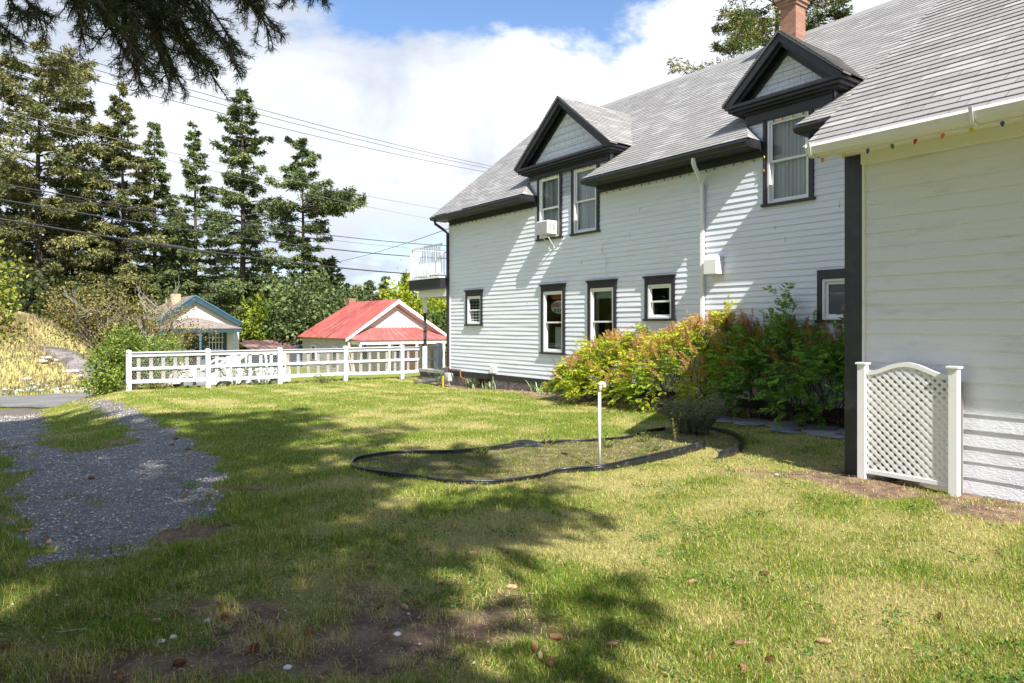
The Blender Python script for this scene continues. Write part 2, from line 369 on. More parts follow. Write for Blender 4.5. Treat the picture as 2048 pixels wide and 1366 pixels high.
# foundation, sill board
STONE = bpy.data.materials.new('rubble_stone'); STONE.use_nodes = True; nt = STONE.node_tree; p = nt.nodes['Principled BSDF']
tc = N(nt, 'ShaderNodeTexCoord'); vo = N(nt, 'ShaderNodeTexVoronoi', {'Vector': tc.outputs['Object'], 'Scale': 3.2, 'Randomness': 1}, feature='DISTANCE_TO_EDGE')
vc = N(nt, 'ShaderNodeTexVoronoi', {'Vector': tc.outputs['Object'], 'Scale': 3.2, 'Randomness': 1}); nn = N(nt, 'ShaderNodeTexNoise', {0: tc.outputs['Object'], 'Scale': 22, 'Detail': 6})
cc = MIX(nt, nn.outputs[0], MIX(nt, .35, (.22, .19, .17), vc.outputs['Color'], 'SOFT_LIGHT'), (.42, .38, .35)); cc = MIX(nt, SS(nt, vo.outputs[0], .05, .0), cc, (.5, .47, .43))
nt.links.new(cc, p.inputs['Base Color']); p.inputs['Roughness'].default_value = .95
bp = N(nt, 'ShaderNodeBump', {'Strength': 1., 'Distance': .05, 'Height': M_(nt, 'ADD', SS(nt, vo.outputs[0], 0, .2), M_(nt, 'MULTIPLY', nn.outputs[0], .5))}); nt.links.new(bp.outputs[0], p.inputs['Normal'])
m = MB(); m.box(16.95, 18.36, TW+.03, TW+.4, -.7, .05); m.box(1, 16.2, TW+.03, TW+.4, -.7, .05)
fo = m.build('foundation', STONE, house)
m = MB(); m.box(1, 18.38, TW-.045, TW+.03, .035, .2); m.build('sill_board', BLACK, house, bevel=.006)
m = MB(); m.box(16.2, 16.95, TW+.25, TW+.27, -.7, .04); m.build('crawl_space_opening', mat('dark_opening', (.01, .01, .01), .9), fo)
m = MB(); m.box(16.5, 16.57, TW+.1, TW+.16, -.6, .04); m.box(16.86, 16.95, TW+.04, TW+.2, -.6, .04); m.box(16.3, 16.36, TW+.14, TW+.18, -.6, .04); m.build('wood_stud', mat('old_wood', (.2, .13, .08), .9, None, (8, (.1, .07, .05), .4, .6)), fo)

# eaves: gutter, soffit, frieze
def eave(s0, s1):
    m = MB(); pr = [(10.83, 4.99), (10.81, 4.95), (10.85, 4.885), (10.94, 4.875), (10.94, 4.99), (10.925, 4.99), (10.925, 4.9), (10.86, 4.905), (10.845, 4.99)]
    m.prism([L(s1, t, z) for t, z in pr], Vector(L(s0-s1, 0, 0))); m.quad(L(s0, 10.85, 4.9), L(s0, 10.94, 4.88), L(s0, 10.94, 4.99), L(s0, 10.82, 4.99)); m.quad(L(s1, 10.85, 4.9), L(s1, 10.94, 4.88), L(s1, 10.94, 4.99), L(s1, 10.82, 4.99))
    m.build('gutter', BLACK, house, recalc=False)
    m = MB(); m.box(s1+.01, s0-.01, 10.96, TW-.02, 4.868, 4.90)
    m.box(s1+.005, s0-.005, 10.95, TW, 4.9, 5.02); m.build('soffit', BLACK, house)
    s0w, s1w = min(s0, 18.36), s1
    m = MB(); m.box(s1w, s0w, TW-.05, TW+.02, 4.745, 4.868); m.box(s1w, s0w, TW-.09, TW-.05, 4.83, 4.867); m.build('frieze_board', BLACK, house, bevel=.004)
eave(18.64, 14.0); eave(11.72, 7.32); eave(6.4, 1.)

def dormer(sc, hw, hwall, zap, zc):
    """gabled wall dormer; sc centre, hw half width of the cornice, hwall half width of the wall, zap apex, zc top of the cornice"""
    TC = 11.14
    s0, s1 = sc-hw, sc+hw; w0, w1 = sc-hwall, sc+hwall
    m = MB(); rows(m, w0, w1, 4.87, zc-.1, TW, .1145, .017, [o for o in ops if o[3] > 4.9])
    wl = m.build('dormer_wall', PAINT, house, recalc=False)
    m = MB(); tb_ = tmain(zc)
    for x in (w0, w1): m.add([L(x, TW, zmain(TW)-.1), L(x, TW, zc), L(x, tb_+.1, zc)], [(0, 1, 2)])
    m.build('dormer_cheek', SHAKE, wl)
    # gable face
    m = MB(); k = (zap-zc)/hw
    zt = zap-.12; n = max(2, round((zt-zc+.05)/.17)); z0 = zc-.05
    for i in range(n):
        a, b = z0+(zt-z0)*i/n, z0+(zt-z0)*(i+1)/n
        ha = hw*(zt-a)/(zap-zc); hb = hw*(zt-b)/(zap-zc)
        m.add([L(sc-ha, TW-.015, a), L(sc+ha, TW-.015, a), L(sc+hb, TW-.002, b), L(sc-hb, TW-.002, b)], [(0, 1, 2, 3)], [[(sc-ha, a), (sc+ha, a), (sc+hb, b), (sc-hb, b)]])
    m.build('gable_face', SHAKE, house, recalc=False)
    # rake boards, in three steps
    m = MB()
    for (wd, ta, tb2, dz) in ((.115, TC-.02, TC+.05, 0.), (.15, TC+.05, TC+.10, -.01), (.215, TW-.05, TW+.0, -.04)):
        for sg in (-1, 1):
            v = wd*math.sqrt(1+k*k); hz = wd*math.sqrt(1+k*k)/k
            m.prism([L(sc+sg*(hw-.0+dz), ta, zc), L(sc, ta, zap+dz), L(sc, ta, zap+dz-v), L(sc+sg*(hw+dz-hz), ta, zc)], Vector(L(0, tb2-ta, 0)))
    m.build('rake_board', BLACK, house)
    m = MB()
    for sg in (-1, 1): m.prism([L(sc+sg*(hw-.02), TC+.02, zc+.0), L(sc, TC+.02, zap-.02), L(sc, TC+.02, zap-.07), L(sc+sg*(hw-.09), TC+.02, zc)], Vector(L(0, TW-TC, 0)))
    m.build('rake_soffit', BLACK, house)
    # cornice with side returns, frieze
    m = MB()
    for (o, za, zb) in ((.0, zc-.06, zc), (.045, zc-.12, zc-.06), (.11, zc-.16, zc-.12)):
        m.box(s0+o, s1-o, TC+o-.02, TW+.04, za, zb)
        bt = tmain(zb)+.05
        m.box(s0+o, w0+.02, TW+.04, bt, za, zb); m.box(w1-.02, s1-o, TW+.04, bt, za, zb)
    m.build('cornice', BLACK, house, bevel=.004)
    m = MB(); zf = 5.455 if hw > 1.5 else 5.38
    m.box(w0, w1, TW-.045, TW+.02, zf, zc-.16); m.box(w0-.01, w1+.01, TW-.085, TW-.045, zc-.2, zc-.16); m.build('frieze_board', BLACK, house)
    # roof
    m = MB(); f = TC-.06; e = .04
    for sg in (-1, 1):
        b = L(sc+sg*(hw+e), f, zc+.02); t_ = L(sc, f, zap+.05)
        bb = L(sc+sg*(hw+e), tmain(zc+.02)+.12, zc+.02); tt = L(sc, tmain(zap+.05)+.12, zap+.05)
        if sg < 0: sheet(m, b, bb, t_, tt, .128, .012, .12)
        else: sheet(m, bb, b, tt, t_, .128, .012, .12)
    m.build('dormer_roof', SHINGLE, house, recalc=False)
    m = MB()
    for sg in (-1, 1): m.prism([L(sc+sg*(hw+e), f+.005, zc-.012), L(sc+sg*(hw+e), f+.005, zc+.018), L(sc, f+.005, zap+.048), L(sc, f+.005, zap+.0)], Vector(L(0, .25, 0)))
    m.build('roof_edge', mat('edge_grey', (.16, .16, .17), .6), house)
    # dark wedges where the eaves meet the dormer are cast shadow, not modelled
dormer(12.83, 1.77, 1.485, 7.25, 5.77)
dormer(6.85, 1.14, .85, 6.82, 5.77)
WEDGE_SHADE = mat('wedge_shade_dark', (.05, .055, .07), .6, (30, .4, .01))  # unused tone for the cast shadow beside the dormer


# windows
def window(key, curtain=None, raised=0.):
    s0, s1, z0, z1, rail, kind = WIN[key]; a, b, c, d = opening(WIN[key]); T = TW
    m = MB(); hd = .03 if kind == 'up' else .16
    m.box(s0, a, T-.045, T+.02, z0+.045, z1); m.box(b, s1, T-.045, T+.02, z0+.045, z1); m.box(a, b, T-.045, T+.02, z1-hd, z1)
    m.box(s0-.03, s1+.03, T-.075, T+.02, z0, z0+.045)
    if kind == 'low' and key != 'H':
        m.box(s0-.035, s1+.035, T-.085, T+.02, z1, z1+.03); m.box(s0-.015, s1+.015, T-.065, T+.02, z1-.03, z1)
    win = m.build('window', BLACK, house, bevel=.004)
    m = MB(); q = .045
    m.box(a, a+q, T-.028, T+.09, c, d); m.box(b-q, b, T-.028, T+.09, c, d); m.box(a+q, b-q, T-.028, T+.09, d-q, d); m.box(a+q, b-q, T-.028, T+.09, c, c+q)
    m.build('window_frame', TRIM, win, bevel=.003)
    a += q; b -= q; c += q; d -= q; e = .04
    if rail is None:
        m = MB(); e = .05
        m.box(a, a+e, T+.01, T+.04, c, d); m.box(b-e, b, T+.01, T+.04, c, d); m.box(a+e, b-e, T+.01, T+.04, d-e, d); m.box(a+e, b-e, T+.01, T+.04, c, c+e); m.build('sash', TRIM, win)
        MB().quad(L(a+e, T+.025, c+e), L(a+e, T+.025, d-e), L(b-e, T+.025, d-e), L(b-e, T+.025, c+e)).build('pane', GLASS, win, recalc=False)
    else:
        for (lo, hi, ty) in ((rail-.02, d, .0), (c, rail+.02, .04)):
            m = MB(); m.box(a, a+e, T+ty, T+ty+.03, lo, hi); m.box(b-e, b, T+ty, T+ty+.03, lo, hi); m.box(a+e, b-e, T+ty, T+ty+.03, hi-e, hi); m.box(a+e, b-e, T+ty, T+ty+.03, lo, lo+e); m.build('sash', TRIM, win)
            MB().quad(L(a+e, T+ty+.015, lo+e), L(a+e, T+ty+.015, hi-e), L(b-e, T+ty+.015, hi-e), L(b-e, T+ty+.015, lo+e)).build('pane', GLASS, win, recalc=False)
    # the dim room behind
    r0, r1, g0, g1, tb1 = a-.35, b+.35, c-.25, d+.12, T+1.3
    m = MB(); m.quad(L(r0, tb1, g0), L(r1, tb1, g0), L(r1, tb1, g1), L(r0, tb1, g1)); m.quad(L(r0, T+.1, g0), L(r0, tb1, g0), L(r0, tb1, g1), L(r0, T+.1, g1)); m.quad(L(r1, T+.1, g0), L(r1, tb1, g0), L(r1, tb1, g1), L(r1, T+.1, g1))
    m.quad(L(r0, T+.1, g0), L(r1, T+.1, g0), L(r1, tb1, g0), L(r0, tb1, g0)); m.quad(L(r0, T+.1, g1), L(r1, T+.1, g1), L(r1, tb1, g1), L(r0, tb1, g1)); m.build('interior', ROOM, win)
    if curtain:
        m = MB()
        for (f0, f1) in curtain:
            n = 40; ps = []
            for i in range(n+1):
                x = a-.02+(b-a+.04)*(f0+(f1-f0)*i/n); ps.append((x, T+.13+.022*math.sin(i*1.45)+.008*math.sin(i*3.1)))
            for i in range(n): m.quad(L(ps[i][0], ps[i][1], c-.05), L(ps[i+1][0], ps[i+1][1], c-.05), L(ps[i+1][0], ps[i+1][1], d+.02), L(ps[i][0], ps[i][1], d+.02))
        m.build('curtain', CURTAIN, win, smooth=True)
    return win, (a, b, c, d)
window('A', [(0, .48), (.52, 1)]); window('B', [(0, 1)]); window('C', [(0, 1)])
wd_, (a, b, c, d) = window('D')
m = MB()
for k in range(1, 4): m.box(a+(b-a)*k/4-.008, a+(b-a)*k/4+.008, TW+.05, TW+.06, c, d)
for k in range(1, 8): m.box(a, b, TW+.05, TW+.06, c+(d-c)*k/8-.007, c+(d-c)*k/8+.007)
m.build('muntin', TRIM, wd_)
we_, (a, b, c, d) = window('E'); wf_, (a2, b2, c2, d2) = window('F', [(.86, 1)])
m = MB(); m.box(a2, b2, TW+.1, TW+.13, d2-.2, d2); m.build('blind', mat('green_blind', (.35, .42, .38), .8), wf_)
window('G'); wh_, (a3, b3, c3, d3) = window('H')
m = MB(); m.box(a3-.1, b3+.1, TW+.1, TW+.75, d3-.22, d3-.19); m.build('shelf', mat('pine_shelf', (.45, .3, .17), .6), wh_)

# reflection of a sign in window E, modelled as a mirrored panel behind the glass
sign = thing('sign_reflection', 'modelled reflection of a white oval sign, mirrored red and black lettering, tall left window', 'sign', L(13.35, TW+.2, 2.1))
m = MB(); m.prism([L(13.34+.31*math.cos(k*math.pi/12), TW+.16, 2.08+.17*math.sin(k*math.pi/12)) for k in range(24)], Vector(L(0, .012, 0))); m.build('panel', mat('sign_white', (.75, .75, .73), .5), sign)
def text(body, s, z, size, material, parent, T, mirror=True, name='lettering', ext=.003):
    c = bpy.data.curves.new(name, 'FONT'); c.body = body; c.size = size; c.extrude = ext; c.align_x = 'CENTER'
    tmp = bpy.data.objects.new('tmp', c); COL.objects.link(tmp); dg = bpy.context.evaluated_depsgraph_get(); dg.update()
    me = bpy.data.meshes.new_from_object(tmp.evaluated_get(dg)); bpy.data.objects.remove(tmp); bpy.data.curves.remove(c)
    org = ORG[parent.name]
    for v in me.vertices:
        x = v.co.x*(1 if mirror else -1); p = Vector(L(s+x, T-v.co.z, z+v.co.y)); v.co = p-org
    me.materials.clear(); me.materials.append(material); o = bpy.data.objects.new(name, me); link(o, parent); ORG[o.name] = org; return o
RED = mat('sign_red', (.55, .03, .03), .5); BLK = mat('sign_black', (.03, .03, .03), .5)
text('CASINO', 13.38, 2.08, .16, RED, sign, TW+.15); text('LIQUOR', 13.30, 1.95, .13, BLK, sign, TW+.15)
sign2 = thing('window_banner', 'yellow and orange banner hanging behind the top of the tall left window', 'banner', L(13.3, TW+.2, 2.33))
MB().box(12.98, 13.7, TW+.2, TW+.21, 2.31, 2.40).build('banner_panel', mat('banner_yellow', (.75, .45, .04), .6), sign2)
MB().box(13.2, 13.6, TW+.185, TW+.195, 2.28, 2.37).build('banner_strip', mat('banner_orange', (.6, .15, .03), .6), sign2)
poster = thing('framed_poster', 'pale framed poster leaning inside the tall left window below the sign reflection', 'poster', L(13.35, TW+.2, 1.3))
MB().box(13.1, 13.55, TW+.22, TW+.24, 1.0, 1.56).build('poster_frame', mat('poster_frame', (.6, .45, .42), .5), poster)
MB().box(13.15, 13.5, TW+.21, TW+.22, 1.05, 1.5).build('poster_sheet', mat('poster_sheet', (.55, .6, .65), .5), poster)
# basket on the sill of window H
bk = thing('wicker_basket', 'round brown wicker basket sitting inside the small window beside the black corner board', 'basket', L(5.75, TW+.32, 1.8))
WICK = mat('wicker', (.38, .17, .07), .8, ((10, 10, 90), .9, .02), ((6, 6, 60), (.16, .07, .03), .4, .6))
m = MB(); org = Vector(L(5.78, TW+.32, 1.75)); m.tube([org+Vector((0, 0, z)) for z in (0, .03, .12, .2, .27, .3)], [.14, .2, .235, .22, .16, .12], 20); m.build('basket_body', WICK, bk, smooth=True)
bk2 = thing('woven_bowl', 'pale woven bowl on the shelf inside the small window above the wicker basket', 'bowl', L(5.75, TW+.35, 2.24))
m = MB(); org = Vector(L(5.78, TW+.35, d3-.19)); m.tube([org+Vector((0, 0, z)) for z in (0, .05, .1)], [.14, .18, .19], 18); m.build('bowl_body', mat('straw', (.42, .32, .2), .8, ((10, 10, 80), .8, .02)), bk2, smooth=True)

# chimney
ch = MB()
def bx(m, s0, s1, t0, t1, z0, z1):
    for (p, q, axis) in ((L(s0, t0, 0), L(s1, t0, 0), 0), (L(s1, t1, 0), L(s0, t1, 0), 0), (L(s0, t1, 0), L(s0, t0, 0), 1), (L(s1, t0, 0), L(s1, t1, 0), 1)):
        P = Vector(p); Q = Vector(q); w_ = (Q-P).length
        m.add([(P.x, P.y, z0), (Q.x, Q.y, z0), (Q.x, Q.y, z1), (P.x, P.y, z1)], [(0, 1, 2, 3)], [[(0, z0), (w_, z0), (w_, z1), (0, z1)]])
    m.quad(L(s0, t0, z1), L(s1, t0, z1), L(s1, t1, z1), L(s0, t1, z1)); m.quad(L(s0, t0, z0), L(s1, t0, z0), L(s1, t1, z0), L(s0, t1, z0))
bx(ch, 8.45, 8.83, 14.4, 14.8, 7.6, 8.88); bx(ch, 8.42, 8.86, 14.37, 14.83, 8.88, 8.96); bx(ch, 8.385, 8.895, 14.335, 14.865, 8.96, 9.05); bx(ch, 8.35, 8.93, 14.3, 14.9, 9.05, 9.2); bx(ch, 8.42, 8.86, 14.37, 14.83, 9.2, 9.3)
cho = ch.build('chimney', BRICK, roofo)
m = MB(); m.box(8.38, 8.9, 14.33, 14.87, 7.8, zmain(14.4)+.07); m.build('chimney_flashing', METAL, roofo)

# wing at the right
wing = MB(); rows(wing, -4, 3.50, .03, 3.45, 7.27, .146, .014, [])
wingo = wing.build('wing_wall', RPAINT, house, recalc=False)
m = MB(); m.quad(L(3.66, 7.27, -.1), L(3.66, 11.4, -.1), L(3.66, 11.4, 3.45), L(3.66, 7.27, 3.45)); m.add([L(3.66, 7.27, 3.45), L(3.66, 11.4, 3.45), L(3.66, 11.4, 6.7)], [(0, 1, 2)]); m.quad(L(-4, 7.27, -.1), L(-4, 18, -.1), L(-4, 18, 3.45), L(-4, 7.27, 3.45)); m.build('wing_side_wall', RPAINT, house)
m = MB(); m.box(-4, 3.5, 7.255, 7.33, -.3, .035); m.build('wing_skirt', TRIM, house)
m = MB(); m.box(3.505, 3.69, 7.235, 7.42, -.3, 3.42); m.build('wing_corner_board', mat('black_board', (.02, .02, .027), .4, ((30, 30, 8), .6, .008), (6, (.036, .036, .042), .45, .75)), house, bevel=.004)
m = MB(); m.box(3.485, 3.503, 7.235, 7.3, -.2, 3.42); m.build('corner_bead', WPAINT, house)
m = MB(); zw = lambda t: 3.46+.74*(t-6.72)
sheet(m, L(3.86, 6.70, zw(6.70)), L(-4.2, 6.70, zw(6.7)), L(3.86, 13.2, zw(13.2)), L(-4.2, 13.2, zw(13.2)), .142, .013, .1)
sheet(m, L(-4.2, 19.7, zw(6.7)), L(3.86, 19.7, zw(6.7)), L(-4.2, 13.2, zw(13.2)), L(3.86, 13.2, zw(13.2)), .5)
m.build('wing_roof', SHINGLE, house, recalc=False)
m = MB(); m.prism([L(3.83, 6.74, zw(6.74)-.015), L(3.83, 13.2, zw(13.2)-.015), L(3.83, 13.2, zw(13.2)-.17), L(3.83, 6.9, zw(6.9)-.17)], Vector(L(-.1, 0, 0)))
m.prism([L(3.73, 6.78, zw(6.74)-.02), L(3.73, 13.2, zw(13.2)-.02), L(3.73, 13.2, zw(13.2)-.05), L(3.73, 6.78, zw(6.78)-.05)], Vector(L(-7.9, 0, 0))); m.build('wing_rake_board', BLACK, house)
m = MB(); m.box(-4.1, 3.72, 6.79, 6.83, 3.33, 3.47); m.box(-4.1, 3.66, 6.83, 7.27, 3.40, 3.42); m.box(-4.1, 3.5, 7.2, 7.262, 3.28, 3.40); m.build('wing_soffit', WPAINT, house)
m = MB(); pr = [(6.66, 3.46), (6.645, 3.43), (6.675, 3.36), (6.785, 3.345), (6.785, 3.46), (6.77, 3.46), (6.77, 3.37), (6.69, 3.375), (6.675, 3.46)]
m.prism([L(3.80, t, z) for t, z in pr], Vector(L(-7.9, 0, 0))); m.prism([L(3.80, 6.645, 3.46), L(3.80, 6.67, 3.355), L(3.80, 6.79, 3.34), L(3.80, 6.79, 3.46)], Vector(L(.006, 0, 0)))
gut = m.build('wing_gutter', WPAINT, house, recalc=True)
for s in (3.74, s_of(1945, 6.64)):
    m = MB(); m.prism([L(s, 6.636, 3.47), L(s, 6.668, 3.35), L(s, 6.79, 3.335), L(s, 6.79, 3.33), L(s, 6.66, 3.345), L(s, 6.628, 3.47)], Vector(L(.03, 0, 0))); m.build('gutter_strap', TRIM, gut)

# downspouts, vent hood, outlet box
m = MB(); m.tube([L(8.55, 10.9, 4.93), L(8.55, 10.9, 4.8), L(8.57, 10.97, 4.72), L(8.66, 11.26, 4.52), L(8.67, 11.335, 4.42), L(8.67, 11.335, .15)], .05, 4); m.build('downspout', VINYL, house, 'white downspout with an elbow at the eave', bevel=.008)
m = MB(); m.tube([L(18.5, 10.92, 4.9), L(18.5, 10.94, 4.78), L(18.45, 11.2, 4.62), L(18.4, 11.33, 4.5), L(18.4, 11.34, .1)], .045, 4); m.build('downspout', BLACK, house, 'black downspout on the far corner')
m = MB(); m.prism([L(8.22, 11.40, 2.61), L(8.22, 11.17, 2.61), L(8.22, 11.17, 2.9), L(8.22, 11.25, 2.97), L(8.22, 11.40, 2.97)], Vector(L(.3, 0, 0))); m.build('vent_hood', VINYL, house, bevel=.01)
m = MB(); m.box(15.86, 16.08, 11.31, 11.4, .24, .42); m.build('outlet_box', TRIM, house, bevel=.008)
m = MB(); m.tube([L(15.97, 11.36, .25), L(15.97, 11.35, -.25)], .008, 5); m.build('conduit', GREYBOX, house)

# porch and balcony at the far end
porch = MB(); porch.box(18.42, 20.3, 11.35, 17.5, .05, .15); po = porch.build('porch_floor', GREYFLOOR, house, bevel=.01)
m = MB(); m.box(18.42, 20.25, 11.38, 17.4, -.12, .05); m.build('porch_rim_board', BLACK, po)
m = MB(); m.box(18.42, 20.2, 11.42, 17.3, -.7, -.12); m.build('porch_skirt', mat('pale_concrete', (.5, .5, .49), .85, (30, .4, .01), (3, (.38, .37, .35), .4, .7)), po)
m = MB(); m.box(18.42, 20.45, 11.08, 17.6, 2.77, 3.1); m.build('porch_fascia', BLACK, house); m = MB(); m.box(18.42, 20.5, 11.02, 17.65, 3.1, 3.15); m.build('balcony_floor', TRIM, house)
m = MB(); m.box(18.42, 20.2, 11.3, 11.42, 2.53, 2.77); m.box(20.08, 20.2, 11.42, 17, 2.53, 2.77); m.quad(L(18.42, 11.42, 2.7), L(20.1, 11.42, 2.7), L(20.1, 17, 2.7), L(18.42, 17, 2.7)); m.build('porch_beam', WPAINT, house)
rl = MB(); rl.box(18.42, 20.42, 11.1, 11.15, 4.13, 4.18); rl.box(18.42, 20.42, 11.11, 11.14, 3.22, 3.26); rl.box(20.37, 20.42, 11.15, 17, 4.13, 4.18); rl.box(20.38, 20.41, 11.15, 17, 3.22, 3.26)
rl.box(20.36, 20.43, 11.09, 11.16, 3.15, 4.22)
for k in range(17): rl.box(18.52+k*.11, 18.54+k*.11, 11.115, 11.135, 3.26, 4.13)
for k in range(50): rl.box(20.385, 20.405, 11.25+k*.115, 11.27+k*.115, 3.26, 4.13)
rl.build('balcony_railing', TRIM, house)
for tpost in (t_of(850, 20.12), 14.2, 17.):
    c0 = Vector(L(20.12, tpost, 0)); pm = MB(); sq = lambda m, h, z0, z1: m.boxw(c0.x-h, c0.x+h, c0.y-h, c0.y+h, z0, z1)
    sq(pm, .07, .15, .9); pst = pm.build('porch_post', TRIM, house); pm = MB(); sq(pm, .07, 2.02, 2.53); pm.build('post_block', TRIM, pst)
    pm = MB(); pm.tube([c0+Vector((0, 0, z)) for z in (.9, .95, 1.0, 1.1, 1.15)], [.06, .045, .06, .05, .045], 12); pm.tube([c0+Vector((0, 0, z)) for z in (1.78, 1.85, 1.9, 2.02)], [.045, .06, .05, .062], 12); pm.tube([c0+Vector((0, 0, z)) for z in (1.38, 1.42)], [.062, .062], 12); pm.build('post_ring', BLACK, pst, smooth=False)
    pm = MB(); pm.tube([c0+Vector((0, 0, z)) for z in (1.15, 1.2, 1.38)], [.05, .06, .055], 12); pm.tube([c0+Vector((0, 0, z)) for z in (1.42, 1.6, 1.78)], [.055, .06, .045], 12); pm.build('post_shaft', GREYFLOOR, pst, smooth=True)

# air conditioner in the left dormer window
ac = thing('air_conditioner', 'white window air conditioner hanging from the left dormer window on two struts', 'air conditioner', L(13.43, 11.25, 3.95))
MB().box(13.21, 13.66, 11.09, 11.42, 3.93, 4.27).build('casing', VINYL, ac, bevel=.012)
MB().box(13.24, 13.63, 11.078, 11.092, 3.96, 4.24).build('rear_grille', mat('grey_fins', (.36, .36, .38), .6, ((1, 1, 160), .8, .01)), ac)
m = MB()
for g in (0, 1):
    for k in range(8): m.box(13.202, 13.211, 11.13+g*.12, 11.21+g*.12, 4.02+k*.025, 4.032+k*.025)
m.build('side_louvre', mat('louvre_grey', (.4, .4, .4), .6), ac)
m = MB()
for s in (13.3, 13.5): m.tube([L(s, 11.12, 3.93), L(s, 11.38, 3.62), L(s, 11.38, 3.58)], .014, 4); m.tube([L(s, 11.12, 3.92), L(s, 11.4, 3.92)], .012, 4)
m.build('strut', VINYL, ac)

# strings of coloured bulbs
BULBC = {'red': (.5, .03, .02), 'orange': (.75, .2, .02), 'yellow': (.65, .5, .03), 'green': (.02, .2, .06), 'blue': (.02, .08, .4)}
BM = {k: mat('bulb_'+k, c, .25) for k, c in BULBC.items()}
def bulb_mesh(k, r, h):
    m = MB(); prof = [(0, .35), (-.15, .38), (-.25, .8), (-.45, 1.), (-.7, .72), (-.9, .3), (-1., .05)]
    m.tube([(0, 0, z*h) for z, _ in prof], [r*q for _, q in prof], 8); me = bpy.data.meshes.new('bulb'); me.from_pydata(m.v, [], m.f); me.materials.append(BM[k]); me.polygons.foreach_set('use_smooth', [True]*len(me.polygons)); return me
BIG = {k: bulb_mesh(k, .017, .066) for k in BULBC}; SMALL = {k: bulb_mesh(k, .016, .06) for k in BULBC}
def light_string(label, pts, wire, meshes, order):
    st = thing('string_lights', label, 'string lights', pts[0], 'strings of coloured bulbs along the eaves')
    m = MB(); m.tube(wire, .004, 4); m.build('wire', mat('wire_green', (.03, .06, .04), .7), st)
    for i, p in enumerate(pts):
        b = bpy.data.objects.new('bulb', meshes[order[i % len(order)]]); COL.objects.link(b); b.parent = st; b.location = Vector(p)-Vector(pts[0]); b.rotation_euler = (random.uniform(-.35, .35), random.uniform(-.35, .35), 0); ORG[b.name] = Vector(p)
    return st
od = ['orange', 'red', 'green', 'yellow', 'red', 'orange', 'green', 'yellow']
light_string('small coloured bulbs under the far left eave, from the house corner to the left dormer', [L(18.2-.235*k, 11.35, 4.73) for k in range(18)], [L(18.3, 11.35, 4.735), L(14.1, 11.35, 4.735)], SMALL, od)
light_string('small coloured bulbs under the long middle eave between the two dormers', [L(11.6-.215*k, 11.35, 4.73) for k in range(20)], [L(11.7, 11.35, 4.735), L(7.35, 11.35, 4.735)], SMALL, od[3:]+od[:3])
light_string('small coloured bulbs across the paired windows of the left dormer', [L(13.85-.24*k, 11.35, 5.45) for k in range(9)], [L(13.9, 11.35, 5.455), L(11.8, 11.35, 5.455)], SMALL, od[1:]+od[:1])
light_string('small coloured bulbs around the single window of the right dormer', [L(7.1-.19*k, 11.35, 5.37) for k in range(4)]+[L(7.29, 11.35, 4.75), L(7.3, 11.35, 4.5), L(6.4, 11.35, 4.75)], [L(7.29, 11.35, 4.5), L(7.27, 11.35, 5.37), L(6.4, 11.35, 5.38), L(6.38, 11.35, 4.75)], SMALL, ['red', 'orange', 'yellow', 'green', 'yellow', 'orange', 'orange'])
us = [1645, 1689, 1736, 1783, 1833, 1888, 1942, 2004]
light_string('large coloured bulbs hanging below the white gutter of the near wing', [L(s_of(u, 6.8), 6.8, 3.34) for u in us]+[L(1.8-.16*k, 6.8, 3.34) for k in range(3)], [L(3.78, 6.8, 3.342), L(1.2, 6.8, 3.342)], BIG, ['orange', 'yellow', 'blue', 'green', 'red', 'orange', 'yellow', 'blue'])

# gas meter at the far corner
gm = thing('gas_meter', 'pale grey gas meter with rusty pipes at the far corner of the white house', 'gas meter', L(18.0, 11.1, -.3))
MB().box(17.85, 18.12, 11.02, 11.2, -.12, .14).build('meter_body', GREYBOX, gm, bevel=.03)
m = MB(); c0 = Vector(L(17.98, 11.02, .02)); m.tube([c0, c0+Vector(L(0, -.03, 0))], .07, 14); m.build('meter_dial', METAL, gm)
RUST = mat('rusty_pipe', (.25, .1, .07), .7, (30, .4, .01)); m = MB(); m.tube([L(17.92, 11.1, .12), L(17.92, 11.1, .26), L(17.3, 11.1, .26), L(17.28, 11.1, .05), L(16.95, 11.1, -.02)], .022, 8); m.tube([L(18.06, 11.1, .12), L(18.06, 11.1, .3), L(18.2, 11.25, .3)], .02, 8); m.build('pipe', RUST, gm)
m = MB(); m.tube([L(18.05, 10.95, -.45), L(18.05, 10.95, .05)], .03, 10); yp = m.build('yellow_post', mat('yellow_paint', (.6, .4, .02), .5), gm)
dp = thing('downspout_extension', 'grey corrugated drain pipe lying on the ground below the far corner', 'drain pipe', L(18.7, 11.0, -.3)); m = MB(); m.tube([L(18.35, 11.25, .0), L(18.6, 11.0, -.12), L(19.3, 10.7, -.27)], .06, 10); m.build('pipe_run', mat('grey_plastic', (.12, .12, .13), .5), dp)
